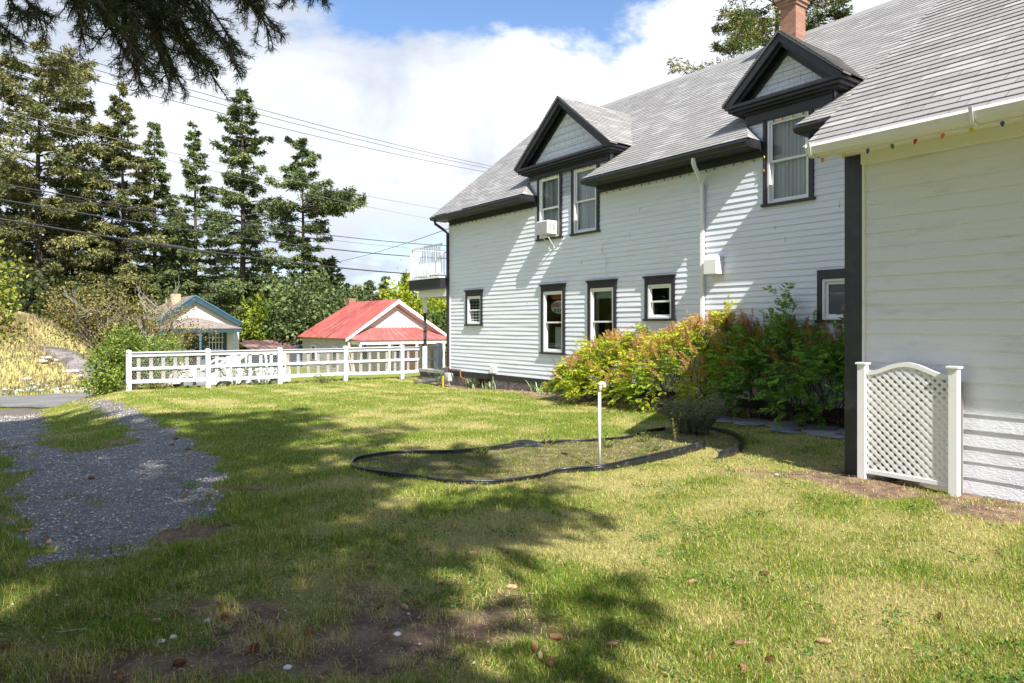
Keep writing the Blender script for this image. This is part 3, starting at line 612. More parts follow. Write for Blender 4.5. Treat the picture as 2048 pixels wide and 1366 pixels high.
# ---------------- ground ----------------
def inpoly(x, y, poly):
    c = np.zeros(x.shape, bool); n = len(poly)
    for i in range(n):
        x0, y0 = poly[i]; x1, y1 = poly[(i+1) % n]
        if y0 == y1: continue
        c ^= ((y0 > y) != (y1 > y)) & (x < (x1-x0)*(y-y0)/(y1-y0)+x0)
    return c
def gp(pts): return [tuple(ground(*p)[:2]) for p in pts]
DRIVE = gp([(-160, 812), (60, 806), (185, 801), (240, 806), (280, 822), (322, 850), (372, 876), (402, 902), (440, 930), (456, 962), (432, 1010), (352, 1062), (225, 1112), (118, 1122), (62, 1078), (26, 1020), (34, 965), (18, 920), (-30, 880), (-160, 860)])
ISLE = gp([(86, 805), (175, 806), (215, 832), (262, 862), (276, 884), (240, 897), (150, 902), (98, 896), (92, 870), (84, 835)])
BED = gp([(704, 928), (719, 916), (763, 907), (816, 903), (903, 902), (969, 895), (1018, 888), (1123, 879), (1189, 878), (1255, 872), (1290, 862), (1330, 856), (1387, 852), (1431, 854), (1466, 862), (1484, 878), (1478, 892), (1437, 905), (1411, 886), (1343, 909), (1255, 927), (1207, 936), (1123, 941), (1079, 951), (1013, 962), (947, 966), (886, 961), (816, 951), (750, 943), (710, 936)])
def zones(x, y):
    s = x*DW[0]+y*DW[1]; t = x*DN[0]+y*DN[1]
    jx = x+.10*vnoise(x, y, 5, 1); jy = y+.14*vnoise(x, y, 5, 2)
    drive = inpoly(jx, jy, DRIVE) & ~inpoly(jx, jy, ISLE)
    bed = inpoly(x, y, BED)
    jx2 = x+.30*vnoise(x, y, 2.5, 6)+.12*vnoise(x, y, 9, 16); jy2 = y+.42*vnoise(x, y, 2.5, 7)+.15*vnoise(x, y, 9, 17); drive2 = inpoly(jx2, jy2, DRIVE) & ~inpoly(jx2, jy2, ISLE)
    n = vnoise(x, y, 1.6, 3); n2 = vnoise(x, y, 4.5, 4)
    bare = np.exp(-(((x+1.9)/1.9)**2+((y-3.35)/.75)**2)*1.0)*.62 + np.exp(-(((x+.45)/.75)**2+((y-3.75)/.35)**2))*.75
    bare = bare+ .85*sm(t, 6.15, 6.75)*(1-sm(s, 3.5, 3.9))+ .8*np.exp(-(((x-3.1)/1.0)**2+((y-7.3)/.35)**2))
    soil = sm(t, 10.35, 10.6)*sm(s, 3.9, 4.3)*(1-sm(s, 13.6, 14.4))+sm(t, 10.9, 11.1)*sm(s, 12, 13)*(1-sm(s, 19.8, 20.2))+sm(t, 8.0, 8.3)*(1-sm(s, 6.2, 6.9))*sm(s, 3.7, 3.8)*.0
    bare = np.clip(bare+.33*n2*sm(bare, .05, .4)+.12*n, 0, 1); bare = np.maximum(bare, np.clip(soil+.25*n2*soil, 0, 1))
    bare = np.where(drive2 & ~drive, np.maximum(bare, .55+.3*n2), bare); bare = np.where(drive & ~drive2, np.minimum(bare, 0)-1, bare)
    dry = np.clip(.41+.32*n+.22*n2+.28*sm(x, 0, 2.5)*(1-sm(y, 9, 12))-.35*sm(-x, 1.5, 5.)*(1-sm(y, 12, 15)), 0, 1)
    dry = np.clip(dry+.18*np.sin((s*.1+t)*2*math.pi/.95)*sm(y, 9.5, 12), 0, 1)      # mowing stripes
    return drive, bed, bare, dry, s, t
x0, x1, y0, y1, cs = -15., 9., 1., 26., .1
nx, ny = int((x1-x0)/cs)+1, int((y1-y0)/cs)+1
gx, gy = np.meshgrid(x0+np.arange(nx)*cs, y0+np.arange(ny)*cs)
gx, gy = gx.ravel(), gy.ravel()
gz = terrain(gx, gy); drv, bed, bare, dry, gs, gt = zones(gx, gy)
idx = np.arange(nx*ny).reshape(ny, nx)
quads = np.stack([idx[:-1, :-1], idx[:-1, 1:], idx[1:, 1:], idx[1:, :-1]], -1).reshape(-1, 4)
cx, cy = gx[quads].mean(1), gy[quads].mean(1)
qd, qb, _, _, _, _ = zones(cx, cy)
def submesh(name, qs, material, extra):
    u, inv = np.unique(qs, return_inverse=True)
    V = np.stack([gx[u], gy[u], gz[u]], 1)
    o = np_mesh(name, V, inv.reshape(-1, 4), material, None, np.stack([bare[u], dry[u], extra[u]], 1)); o.data.polygons.foreach_set('use_smooth', [True]*len(o.data.polygons)); return o
def groundmat(name, kind):
    m = bpy.data.materials.new(name); m.use_nodes = True; nt = m.node_tree; p = nt.nodes['Principled BSDF']; p.inputs['Roughness'].default_value = .95; p.inputs['Specular IOR Level'].default_value = .15
    tc = N(nt, 'ShaderNodeTexCoord'); O = tc.outputs['Object']
    a = N(nt, 'ShaderNodeAttribute', attribute_name='Col'); sp = N(nt, 'ShaderNodeSeparateXYZ', {0: a.outputs[0]})
    f = N(nt, 'ShaderNodeTexNoise', {0: O, 'Scale': 38, 'Detail': 8, 'Roughness': .75}); g = N(nt, 'ShaderNodeTexNoise', {0: O, 'Scale': 5, 'Detail': 6, 'Roughness': .7}); h = N(nt, 'ShaderNodeTexNoise', {0: O, 'Scale': 130, 'Detail': 5, 'Roughness': .8})
    if kind == 'lawn':
        gr = MIX(nt, SS(nt, f.outputs[0], .35, .65), (.12, .17, .022), (.30, .33, .06))
        st = MIX(nt, SS(nt, f.outputs[0], .35, .65), (.30, .28, .08), (.54, .47, .2))
        di = MIX(nt, SS(nt, g.outputs[0], .35, .65), (.16, .10, .07), (.38, .26, .185)); di = MIX(nt, SS(nt, h.outputs[0], .55, .7), di, (.50, .40, .30))
        k = M_(nt, 'ADD', sp.outputs[1], M_(nt, 'MULTIPLY', M_(nt, 'SUBTRACT', g.outputs[0], .5), .9))
        c = MIX(nt, SS(nt, k, .25, .85), gr, st); kb = M_(nt, 'ADD', sp.outputs[0], M_(nt, 'MULTIPLY', M_(nt, 'SUBTRACT', f.outputs[0], .5), .8))
        c = MIX(nt, SS(nt, kb, .3, .7), c, di); b = h.outputs[0]; bs = .02
    elif kind == 'bed':
        di = MIX(nt, SS(nt, g.outputs[0], .3, .7), (.13, .09, .06), (.33, .25, .16)); c = MIX(nt, SS(nt, f.outputs[0], .42, .6), di, (.27, .28, .08)); c = MIX(nt, SS(nt, g.outputs[0], .5, .65), c, (.42, .37, .2)); c = MIX(nt, SS(nt, h.outputs[0], .58, .72), c, (.5, .45, .36)); b = h.outputs[0]; bs = .05
    else:
        v = N(nt, 'ShaderNodeTexVoronoi', {'Vector': O, 'Scale': 70, 'Randomness': 1}); v2 = N(nt, 'ShaderNodeTexVoronoi', {'Vector': O, 'Scale': 70, 'Randomness': 1}, feature='DISTANCE_TO_EDGE')
        sc = N(nt, 'ShaderNodeSeparateColor', {0: v.outputs['Color']})
        c = MIX(nt, sc.outputs[0], (.27, .26, .245), (.56, .54, .515)); c = MIX(nt, SS(nt, sc.outputs[1], .85, 1.), c, (.6, .58, .55)); c = MIX(nt, SS(nt, v2.outputs[0], .09, .0), c, (.08, .07, .065))
        di = MIX(nt, f.outputs[0], (.16, .13, .11), (.36, .31, .27)); kk = M_(nt, 'ADD', g.outputs[0], M_(nt, 'MULTIPLY', sp.outputs[2], .35)); c = MIX(nt, M_(nt, 'MULTIPLY', SS(nt, kk, .42, .7), .85), c, di); b = M_(nt, 'ADD', SS(nt, v2.outputs[0], 0, .3), M_(nt, 'MULTIPLY', sc.outputs[2], .5)); bs = .012
    nt.links.new(c, p.inputs['Base Color']); bp = N(nt, 'ShaderNodeBump', {'Strength': .9, 'Distance': bs, 'Height': b}); nt.links.new(bp.outputs[0], p.inputs['Normal']); return m
far = sm(gy, 13, 17)
tag(submesh('lawn', quads[~qd & ~qb], groundmat('lawn_mat', 'lawn'), far), kind='structure')
tag(submesh('gravel_driveway', quads[qd], groundmat('gravel_mat', 'gravel'), far), kind='structure')
tag(submesh('flower_bed', quads[qb & ~qd], groundmat('bed_mat', 'bed'), far), kind='structure')
# wider land
def landgrid(xs, ys, dz, name, material):
    X, Y = np.meshgrid(xs, ys); sh = X.shape; X, Y = X.ravel(), Y.ravel(); Z = terrain(X, Y)
    ins = (X > x0+.3) & (X < x1-.3) & (Y > y0+.3) & (Y < y1-.3); Z = Z-np.where(ins, .25, .0)-dz
    i = np.arange(X.size).reshape(sh); q = np.stack([i[:-1, :-1], i[:-1, 1:], i[1:, 1:], i[1:, :-1]], -1).reshape(-1, 4)
    S, T = X*DW[0]+Y*DW[1], X*DN[0]+Y*DN[1]
    dryf = np.clip(sm(S, 33, 37)*(1-sm(T, 6, 9))+.3, 0, 1); o = np_mesh(name, np.stack([X, Y, Z], 1), q, material, None, np.stack([0*X, dryf, 0*X], 1)); o.data.polygons.foreach_set('use_smooth', [True]*len(o.data.polygons)); return tag(o, kind='structure')
xs = np.unique(np.concatenate([np.linspace(-3000, -60, 24), np.arange(-60, 40, .8), np.linspace(40, 3000, 24)])); ys = np.unique(np.concatenate([np.linspace(-1500, -30, 14), np.arange(-30, 80, .8), np.linspace(80, 3500, 26)]))
LANDM = groundmat('land_mat', 'lawn'); landgrid(xs, ys, .012, 'land', LANDM)
# street
m = MB(); ss = np.linspace(0, 1, 60)
for i in range(60):
    ta, tb_ = -70+i*2.6, -70+(i+1)*2.6; m.quad(L(29.3, ta, -1.31), L(35.0, ta, -1.31), L(35.0, tb_, -1.31), L(29.3, tb_, -1.31))
tag(m.build('road', mat('asphalt', (.17, .165, .16), .9, (60, .4, .004), (.5, (.24, .23, .22), .4, .65))), kind='structure')

# grass blades
def blades(P, h, wd, lean, col, name, material=GRASS):
    n = len(P); a = RNG.uniform(0, 2*np.pi, n); d = np.stack([np.cos(a), np.sin(a), np.zeros(n)], 1); a2 = a+RNG.uniform(.8, 2.3, n); sd = np.stack([np.cos(a2), np.sin(a2), np.zeros(n)], 1)
    h = h[:, None]; wd = wd[:, None]; le = lean[:, None]; up = np.array([[0, 0, 1.]])
    B = P; Mv = P+up*h*.55*np.sqrt(np.clip(1-le**2*.5, .1, 1))+d*h*le*.35; Tp = P+up*h*np.sqrt(np.clip(1-le**2, .05, 1))+d*h*le*1.0
    V = np.stack([B-sd*wd*.5, B+sd*wd*.5, Mv+sd*wd*.42, Mv-sd*wd*.42, Tp], 1).reshape(-1, 3); k = np.arange(n)[:, None]*5
    F = np.concatenate([k+np.array([[0, 1, 2]]), k+np.array([[0, 2, 3]]), k+np.array([[3, 2, 4]])])
    return np_mesh(name, V, F, material, None, np.repeat(col, 5, 0))
def scatter(n, d0, d1, pw):
    u = RNG.uniform(0, 1, n); k = 2-pw            # density ~ D**-pw over a fan that widens with D
    D = (d0**k+u*(d1**k-d0**k))**(1/k) if abs(k) > 1e-6 else d0*(d1/d0)**u
    x = RNG.uniform(-.86, .82, n)*(D+.4); return x, D
NB = 720000
bx_, by_ = scatter(NB, 2.3, 23., 1.75)
drv_, bed_, bare_, dry_, s_, t_ = zones(bx_, by_)
clump = vnoise(bx_, by_, 11, 12); keep = RNG.uniform(size=NB) < np.clip(1.05-.98*bare_+.30*clump, .05, 1)
keep &= ~drv_ | (RNG.uniform(size=NB) < np.where(bare_ < 0, .22*np.clip(.6+clump, 0, 2), .006))
keep &= ~bed_ | (RNG.uniform(size=NB) < .8*(1+1.0*clump))
keep &= ~((t_ > 7.2) & (s_ < 3.7)) & ~((t_ > 11.35) & (s_ < 18.4)) & (s_ < 24) & ~((t_ > 10.45) & (s_ < 13.2)) & ~((t_ > 11.2) & (s_ > 18) & (s_ < 20.4))
keep &= ~((t_ > 9.9) & (s_ < 8.3) & (RNG.uniform(size=NB) < .93))
bx_, by_, bare_, dry_, clump, bd = bx_[keep], by_[keep], bare_[keep], dry_[keep], clump[keep], bed_[keep]
nb = len(bx_); bz = terrain(bx_, by_)-.004; P = np.stack([bx_, by_, bz], 1)
r = RNG.uniform(size=nb); straw = r < np.clip(.14+.58*dry_+.35*bare_-.12*bd, 0, .93)
shade_long = sm(-bx_, -1., 2.)*(1-sm(by_, 5, 9))
h = (.024+.018*RNG.uniform(size=nb)**2+.014*np.clip(clump, 0, 1.5))*(1+.75*shade_long*(clump > .1))*(1+.02*by_)*np.where(bd, .7, 1.)*RNG.uniform(.6, 1.25, nb)
wd_b = (.0023+.00030*by_)*RNG.uniform(.7, 1.3, nb)
g1 = vary((.14, .245, .022), nb, .28, hue=.16); g2 = vary((.34, .385, .055), nb, .2, hue=.1); st = vary((.60, .52, .22), nb, .2, hue=.06)
mixg = (RNG.uniform(size=nb) < np.clip(.25+.6*dry_, 0, 1))[:, None]
colb = np.where(straw[:, None], st, np.where(mixg, g2, g1))
gb = blades(P, h, wd_b, np.clip(RNG.normal(.5, .25, nb)+.3*straw, .05, .97), colb, 'grass_blades'); tag(gb, 'short green and straw coloured lawn grass', 'grass', kind='stuff')

# leaf and needle litter, flat dry bits on the bare soil
n = 60000; lx, ly = scatter(n, 2.3, 11, 1.4); d_, b_, ba_, dr_, s_, t_ = zones(lx, ly); kp = (~d_ | (RNG.uniform(size=n) < .12)) & ((ba_ > .3) | b_ | (RNG.uniform(size=n) < .16)) & ~((t_ > 7.2) & (s_ < 3.7)) & (t_ < 11)
lx, ly = lx[kp], ly[kp]; n = len(lx); P = np.stack([lx, ly, terrain(lx, ly)+RNG.uniform(.004, .02, n)], 1); Dd = RNG.normal(size=(n, 3)); Dd[:, 2] *= .12
o = leaves('litter', P, Dd, RNG.uniform(.02, .06, n), RNG.uniform(.002, .005, n), vary((.40, .26, .14), n, .35), LEAF); tag(o, 'dry needles and bits scattered over the bare soil', 'litter', kind='stuff')
# clover and broad weeds low in the lawn
n = 900; cx_, cy_ = scatter(n, 2.4, 9, 1.2); d_, b_, ba_, dr_, s_, t_ = zones(cx_, cy_); kp = ~d_ & (vnoise(cx_, cy_, 2.2, 31) > .05) & ~((t_ > 7.1) & (s_ < 3.7)); cx_, cy_ = cx_[kp], cy_[kp]; n = len(cx_); k = 16
cx_ = np.repeat(cx_, k)+RNG.normal(size=n*k)*.035; cy_ = np.repeat(cy_, k)+RNG.normal(size=n*k)*.035; P = np.stack([cx_, cy_, terrain(cx_, cy_)+RNG.uniform(.015, .045, n*k)], 1); Dd = RNG.normal(size=(n*k, 3)); Dd[:, 2] = np.abs(Dd[:, 2])*.35
o = leaves('clover', P, Dd, RNG.uniform(.014, .028, n*k), RNG.uniform(.010, .018, n*k), vary((.10, .21, .035), n*k, .2), LEAF); tag(o, 'low broad leaved weeds and clover in the lawn', 'weeds', kind='stuff')
for i, (u, v, l, a, lab) in enumerate(((152, 1268, .16, .1, 'pale straight twig on the sunlit bare soil, lower left'), (560, 1130, .22, .7, 'grey twig lying in the shaded grass'), (905, 1330, .2, -.5, 'thin twig near the bottom centre'), (1890, 1000, .25, .2, 'twig beside the right post of the lattice panel'))):
    p = ground(u, v)+Vector((0, 0, .012)); d = Vector((math.cos(a), math.sin(a), .05)); m = MB(); m.tube([p-d*l*.5, p+Vector((.004, .006, .003)), p+d*l*.5], [.0035, .003, .0015], 6); m.tube([p+d*l*.1, p+d*l*.2+Vector((.02, .03, .01))], [.002, .001], 4); tag(m.build('twig', mat('dry_twig', (.5, .38, .24), .8) if i == 0 else TWIG), lab, 'twig')
# gravel stones
n = 36000; sx, sy = scatter(n*3, 3.4, 17, 1.6); d_, *_r = zones(sx, sy); sx, sy = sx[d_][:n], sy[d_][:n]
n2s = 900; px_, py_ = scatter(n2s, 2.4, 6, 1.); d2, _b, ba_, *_r = zones(px_, py_); kk = (ba_ > .25) & ~d2
sx = np.concatenate([sx, px_[kk]]); sy = np.concatenate([sy, py_[kk]]); n = len(sx)
oct_ = np.array([[1, 0, 0], [0, 1, 0], [-1, 0, 0], [0, -1, 0], [0, 0, 1], [.1, .1, -1]]); of = np.array([[0, 1, 4], [1, 2, 4], [2, 3, 4], [3, 0, 4], [1, 0, 5], [2, 1, 5], [3, 2, 5], [0, 3, 5]])
sz = (.0045+.009*RNG.uniform(size=n)**2.2)*(1+.05*sy); V = oct_[None]*sz[:, None, None]*np.array([1, .8, .5])*(1+RNG.normal(size=(n, 6, 3))*.18); a = RNG.uniform(0, 6.28, n); ca, sa = np.cos(a)[:, None], np.sin(a)[:, None]
V = np.stack([V[..., 0]*ca-V[..., 1]*sa, V[..., 0]*sa+V[..., 1]*ca, V[..., 2]], -1)+np.stack([sx, sy, terrain(sx, sy)+sz*.2+.004], 1)[:, None]
cg = RNG.choice([.26, .38, .5, .64, .8], n, p=[.2, .3, .27, .17, .06])[:, None]*np.array([[1, .96, .92]])*(1+RNG.normal(size=(n, 3))*.04)
STM = leafmat('gravel_stone', 0., .8, .3)
o = np_mesh('gravel_stones', V.reshape(-1, 3), (of[None]+np.arange(n)[:, None, None]*6).reshape(-1, 3), STM, None, np.repeat(np.clip(cg, .02, .9), 6, 0)); tag(o, 'loose grey gravel stones on the driveway', 'gravel', kind='stuff')

# pine cones
CONE = mat('cone_brown', (.27, .13, .065), .8, (30, .5, .01), (25, (.45, .27, .13), .45, .65)); CONE2 = mat('cone_tan', (.56, .40, .25), .8, (40, .5, .006), (30, (.36, .2, .09), .45, .65))
def cone_mesh(op, mt, seed):
    rg = random.Random(seed); m = MB(); m.tube([(-.045, 0, 0), (-.03, 0, 0), (0, 0, 0), (.03, 0, 0), (.047, 0, 0)], [.004, .012, .014, .010, .003], 8)
    for i in range(90):
        f = i/90; x = -.042+f*.086; R0 = (.018 if op else .015)*math.sin(math.pi*(.12+.8*f))**.7+.003; an = i*2.399963
        c = Vector((x, math.cos(an)*R0*.6, math.sin(an)*R0*.6)); out = Vector((.35 if not op else -.1, math.cos(an), math.sin(an))).normalized(); sd = Vector((0, -math.sin(an), math.cos(an)))
        e = .009 if not op else .014; m.add([c-sd*.004, c+sd*.004, c+out*e+sd*.0065+Vector((.004, 0, 0)), c+out*e*1.1+Vector((.007, 0, 0)), c+out*e-sd*.0065+Vector((.004, 0, 0))], [(0, 1, 2, 3, 4)])
    me = bpy.data.meshes.new('pine_cone'); me.from_pydata(m.v, [], m.f); me.materials.append(mt); return me
CM = [cone_mesh(True, CONE, 1), cone_mesh(False, CONE2, 2), cone_mesh(False, CONE, 3)]
ORD = 'first second third fourth fifth sixth seventh eighth ninth tenth eleventh twelfth thirteenth fourteenth fifteenth sixteenth seventeenth'.split()
def cone(u, v, k, where, lab, sc=1.):
    p = ground(u, v); o = bpy.data.objects.new('pine_cone', CM[k]); COL.objects.link(o); o.location = p+Vector((0, 0, .016*sc)); o.rotation_euler = (random.uniform(0, 6), random.uniform(-.25, .25), random.uniform(0, 6)); s = random.uniform(.55, .78)*sc; o.scale = (s, s, s); ORG[o.name] = p
    tag(o, lab, 'pine cone', where)
for i, (u, v, k) in enumerate(sorted(((505, 1306, 0), (618, 1272, 0), (522, 1264, 0), (445, 1218, 0), (313, 1250, 1), (360, 1335, 0), (240, 1360, 0), (10, 1302, 0), (94, 1320, 0), (352, 1236, 0), (450, 1240, 0), (516, 1226, 2), (758, 1220, 0)))):
    cone(u, v, k, 'pine cones on the shaded bare soil', 'brown pine cone on the shaded bare soil, %s from the left' % ORD[i])
for i, (u, v, k) in enumerate(sorted(((1070, 1302, 0), (1080, 1322, 1), (1100, 1332, 0), (810, 1222, 1), (735, 1118, 2), (742, 1136, 1), (1000, 1104, 2), (1012, 1108, 1), (945, 1112, 1), (866, 1110, 1), (810, 1046, 1), (742, 1022, 2), (458, 1052, 1), (560, 1052, 1), (1115, 1282, 2), (880, 1172, 1), (1025, 1180, 1)))):
    cone(u, v, k, 'pine cones at the edge of the tree shadow', 'pine cone in the grass where the tree shadow ends, %s from the left' % ORD[i])
for i, (u, v, k) in enumerate(sorted(((1480, 1292, 1), (1540, 1328, 2), (1488, 1346, 0), (1424, 1322, 1), (1382, 1170, 1), (1530, 1152, 2), (1225, 1296, 1), (1650, 1292, 1), (1880, 1240, 2)))):
    cone(u, v, k, 'pine cones on the sunny lawn', 'pine cone on the sunny lawn below the white wing, %s from the left' % ORD[i])
for i, (u, v, k) in enumerate(sorted(((345, 892, 2), (375, 902, 2), (380, 918, 1), (415, 994, 1), (372, 996, 1), (44, 1044, 1), (50, 1066, 1), (92, 1080, 1), (98, 1090, 1), (30, 898, 2), (10, 896, 1), (182, 960, 0), (284, 848, 1), (352, 880, 0)))):
    cone(u, v, k, 'pine cones on the gravel driveway', 'pine cone on the grey gravel driveway, %s from the left' % ORD[i], 1.1)
WST = mat('white_stone', (.7, .7, .68), .7, (30, .3, .01))
for i, (u, v, lab) in enumerate(((345, 1278, 'small white stone on shaded soil, left of the pair'), (322, 1286, 'small white stone on shaded soil, lower left'), (575, 1340, 'white stone near the bottom edge among dry grass'), (795, 1270, 'white stone in the sunlit bare patch'), (1556, 950, 'flat white stone on the lawn before the dark corner board'), (415, 1245, 'white chip of stone beside the pine cones'))):
    p = ground(u, v); m = MB(); r0 = .02 if i != 4 else .035
    m.tube([p+Vector((0, 0, z)) for z in (0, .006, .012)], [r0, r0*1.05, r0*.6], 7); o = m.build('white_stone', WST, None); tag(o, lab, 'stone', 'white stones in the grass')

# ---------------- planting bed: edging, stand pipe, plants ----------------
def edging(name, label, pts, hgt, parentcat='garden edging'):
    P = [ground(*p) for p in pts]; Q = []
    for i in range(len(P)-1):                      # smooth the outline
        a, b, c, d = P[max(i-1, 0)], P[i], P[i+1], P[min(i+2, len(P)-1)]
        for k in range(6):
            f = k/6; Q.append(.5*((2*b)+(c-a)*f+(2*a-5*b+4*c-d)*f*f+(3*b-3*c+d-a)*f**3))
    Q.append(P[-1]); root = thing(name, label, parentcat, P[0]); n = len(Q)
    H = [hgt(i/(n-1)) for i in range(n)]; m = MB(); b = []
    for i, q in enumerate(Q):
        d = (Q[min(i+1, n-1)]-Q[max(i-1, 0)]); nn_ = Vector((-d.y, d.x, 0)).normalized(); w_ = .0025
        bulge = nn_*(.006*math.sin(i*.5)); m.v += [tuple(q-nn_*w_-Vector((0, 0, .04))), tuple(q+nn_*w_-Vector((0, 0, .04))), tuple(q+nn_*w_+bulge+Vector((0, 0, H[i]*.5))), tuple(q-nn_*w_+bulge+Vector((0, 0, H[i]*.5))), tuple(q+nn_*w_+Vector((0, 0, H[i]))), tuple(q-nn_*w_+Vector((0, 0, H[i])))]
    for i in range(n-1):
        o = i*6; p = o+6; m.f += [(o+1, p+1, p+2, o+2), (o+2, p+2, p+4, o+4), (o+5, p+5, p+3, o+3), (o+3, p+3, p+0, o+0), (o+4, p+4, p+5, o+5)]
    m.f += [(0, 1, 2, 3), (3, 2, 4, 5)]; m.f += [tuple((n-1)*6+k for k in (0, 1, 2, 3)), tuple((n-1)*6+k for k in (3, 2, 4, 5))]
    m.uv = [[(0, 0)]*len(f) for f in m.f]; m.build('edging_strip', EDGE, root, smooth=True)
    m = MB(); m.tube([q+Vector((0, 0, H[i]+.004)) for i, q in enumerate(Q)], .0125, 8); m.build('edging_bead', EDGE, root, smooth=True)
lp = [(1411, 900), (1343, 918), (1255, 935), (1207, 942), (1123, 947), (1079, 957), (1013, 966), (947, 969), (886, 966), (816, 956), (750, 948), (712, 940), (703, 931), (716, 920), (763, 912), (816, 908), (903, 907), (969, 901), (1018, 898), (1062, 893), (1123, 886), (1189, 884), (1255, 878), (1292, 866), (1330, 860)]
edging('garden_edging', 'long black plastic edging looping around the bare bed, with a bulging back side', lp, lambda f: .075*(1-sm(f, 0, .22))+.030+.03*math.exp(-((f-.76)/.035)**2))
edging('garden_edging', 'short curved piece of black plastic edging at the right end of the bed', [(1387, 859), (1431, 862), (1466, 872), (1485, 888), (1484, 900), (1466, 912), (1437, 920)], lambda f: .045+.045*sm(f, .1, .8))
fl0 = ground(1050, 893); FLP = MB(); 
for i in range(12):
    f0, f1 = i/12, (i+1)/12
    def q(f, k): return fl0+Vector((-.26+.52*f, .05*math.sin(f*math.pi)-.10*k*math.sin(f*math.pi), .008+.075*(1-k)*math.sin(f*math.pi)**.6))
    FLP.quad(q(f0, 0), q(f1, 0), q(f1, 1), q(f0, 1))
tag(FLP.build('loose_edging_flap', EDGE, None, smooth=True, recalc=False), 'shiny bowed flap of black edging at the back of the bed', 'garden edging')
pb = ground(1199, 934); pipe = thing('stand_pipe', 'thin white standpipe with a hooked top standing in the garden bed', 'pipe', pb)
m = MB(); m.tube([pb-Vector((0, 0, .05)), pb+Vector((0, 0, .91))], .0175, 16); m.build('pipe_stem', PIPE, pipe, smooth=True)
m = MB(); c0 = pb+Vector((.026, 0, .905)); arc = [c0+Vector((-.026*math.cos(a), 0, .026*math.sin(a)+.02)) for a in np.linspace(0, math.pi, 10)]; m.tube([pb+Vector((0, 0, .86))]+arc+[c0+Vector((.026, 0, -.005))], .024, 14)
m.build('pipe_elbow', mat('stained_pipe', (.72, .64, .54), .5, None, (30, (.45, .27, .18), .5, .72)), pipe, smooth=True)

def stems_plant(name, label, cat, base, n, h, spread, leafcol, leaflen, per, seed, stemcol=TWIG, group=None, wid=None, tip=None, lean=.6, rstem=.003):
    rg = np.random.default_rng(seed); root = thing(name, label, cat, base, group); m = MB(); P = []; Dr = []; tips = []
    for i in range(n):
        a = rg.uniform(0, 6.28); l = rg.uniform(.1, 1)**.6*lean; hh = h*rg.uniform(.6, 1.05); b0 = base+Vector((math.cos(a), math.sin(a), 0))*spread*.25*rg.uniform()
        pts = []
        for k in range(5):
            f = k/4; pts.append(b0+Vector((math.cos(a)*l*hh*f**1.3, math.sin(a)*l*hh*f**1.3, hh*f*(1-.25*l*f)))+Vector(rg.normal(size=3)*.01*f))
        m.tube(pts, [rstem*(1-.6*k/4) for k in range(5)], 4, cap=False)
        for k in range(per):
            f = rg.uniform(.12, 1); q = f*4; j = min(int(q), 3); p = pts[j].lerp(pts[j+1], q-j); P.append(p); d = (pts[j+1]-pts[j]).normalized(); Dr.append(np.array(d)*.7+rg.normal(size=3)*.75)
        tips.append(pts[-1])
    m.build('stem', stemcol, root)
    P = np.array(P); Dr = np.array(Dr); k = len(P); leaves('leaf', P, Dr, leaflen*rg.uniform(.6, 1.2, k), (wid or leaflen*.4)*rg.uniform(.7, 1.2, k), vary(leafcol, k, .25, rg), LEAF, root, rg)
    if tip:
        T = np.repeat(np.array(tips), 14, 0); k = len(T); T = T+rg.normal(size=(k, 3))*np.array([.008, .008, .03]); leaves('flower_spike', T, rg.normal(size=(k, 3))+np.array([0, 0, .8]), rg.uniform(.008, .016, k), .006, vary(tip, k, .2, rg), LEAF, root, rg)
    return root
lb = ground(1385, 868)
stems_plant('lavender_bush', 'round grey green lavender bush gone to brown seed at the back of the bed', 'bush', lb, 190, .60, .9, (.22, .27, .13), .036, 46, 21, tip=(.36, .27, .24), lean=.85)
stems_plant('sprout', 'pale yellow green seedling in front of the lavender bush', 'plant', ground(1352, 884), 5, .45, .1, (.42, .42, .12), .03, 40, 22, lean=.3)
for i, (u, v, sc, lab) in enumerate(((1100, 890, .12, 'low weed by the back edging of the bed'), (1215, 895, .10, 'weed just right of the white standpipe'), (1290, 885, .12, 'weed left of the lavender bush'), (960, 910, .08, 'small weed near the left end of the bed'), (1300, 905, .12, 'weed along the front edging near its open end'))):
    stems_plant('weed', lab, 'weed', ground(u, v), 14, sc*1.3, .3, (.2, .27, .05), .035, 10, 30+i, group='weeds in the bed', lean=1.1)
tb2_ = ground(1786, 962)
tw = thing('twiggy_plant', 'dead twiggy plant at the foot of the white lattice panel', 'plant', tb2_); m = MB(); rg = random.Random(4)
def twigs(m, p, d, l, r, dep):
    q = p+d*l; m.tube([p, p+d*l*.5+Vector((rg.uniform(-1, 1), rg.uniform(-1, 1), rg.uniform(-1, 1)))*l*.06, q], [r, r*.8, r*.6], 4, cap=False)
    if dep: 
        for k in range(rg.choice((1, 2))): twigs(m, p.lerp(q, rg.uniform(.5, 1)), (d+Vector((rg.uniform(-1, 1), rg.uniform(-1, 1), rg.uniform(-.3, 1)))*.5).normalized(), l*.6, r*.65, dep-1)
for dx, dz in ((-.75, 1), (-.25, 1.3), (.7, 1), (.45, .9), (-.1, .5)): twigs(m, tb2_, Vector((dx, rg.uniform(-.2, .1), dz)).normalized(), .32, .0035, 3)
for k in range(60): twigs(m, tb2_, Vector((rg.uniform(-1, 1), rg.uniform(-1, .6), rg.uniform(.1, .9))).normalized(), rg.uniform(.05, .14), .002, 1)
m.build('twig', TWIG, tw)
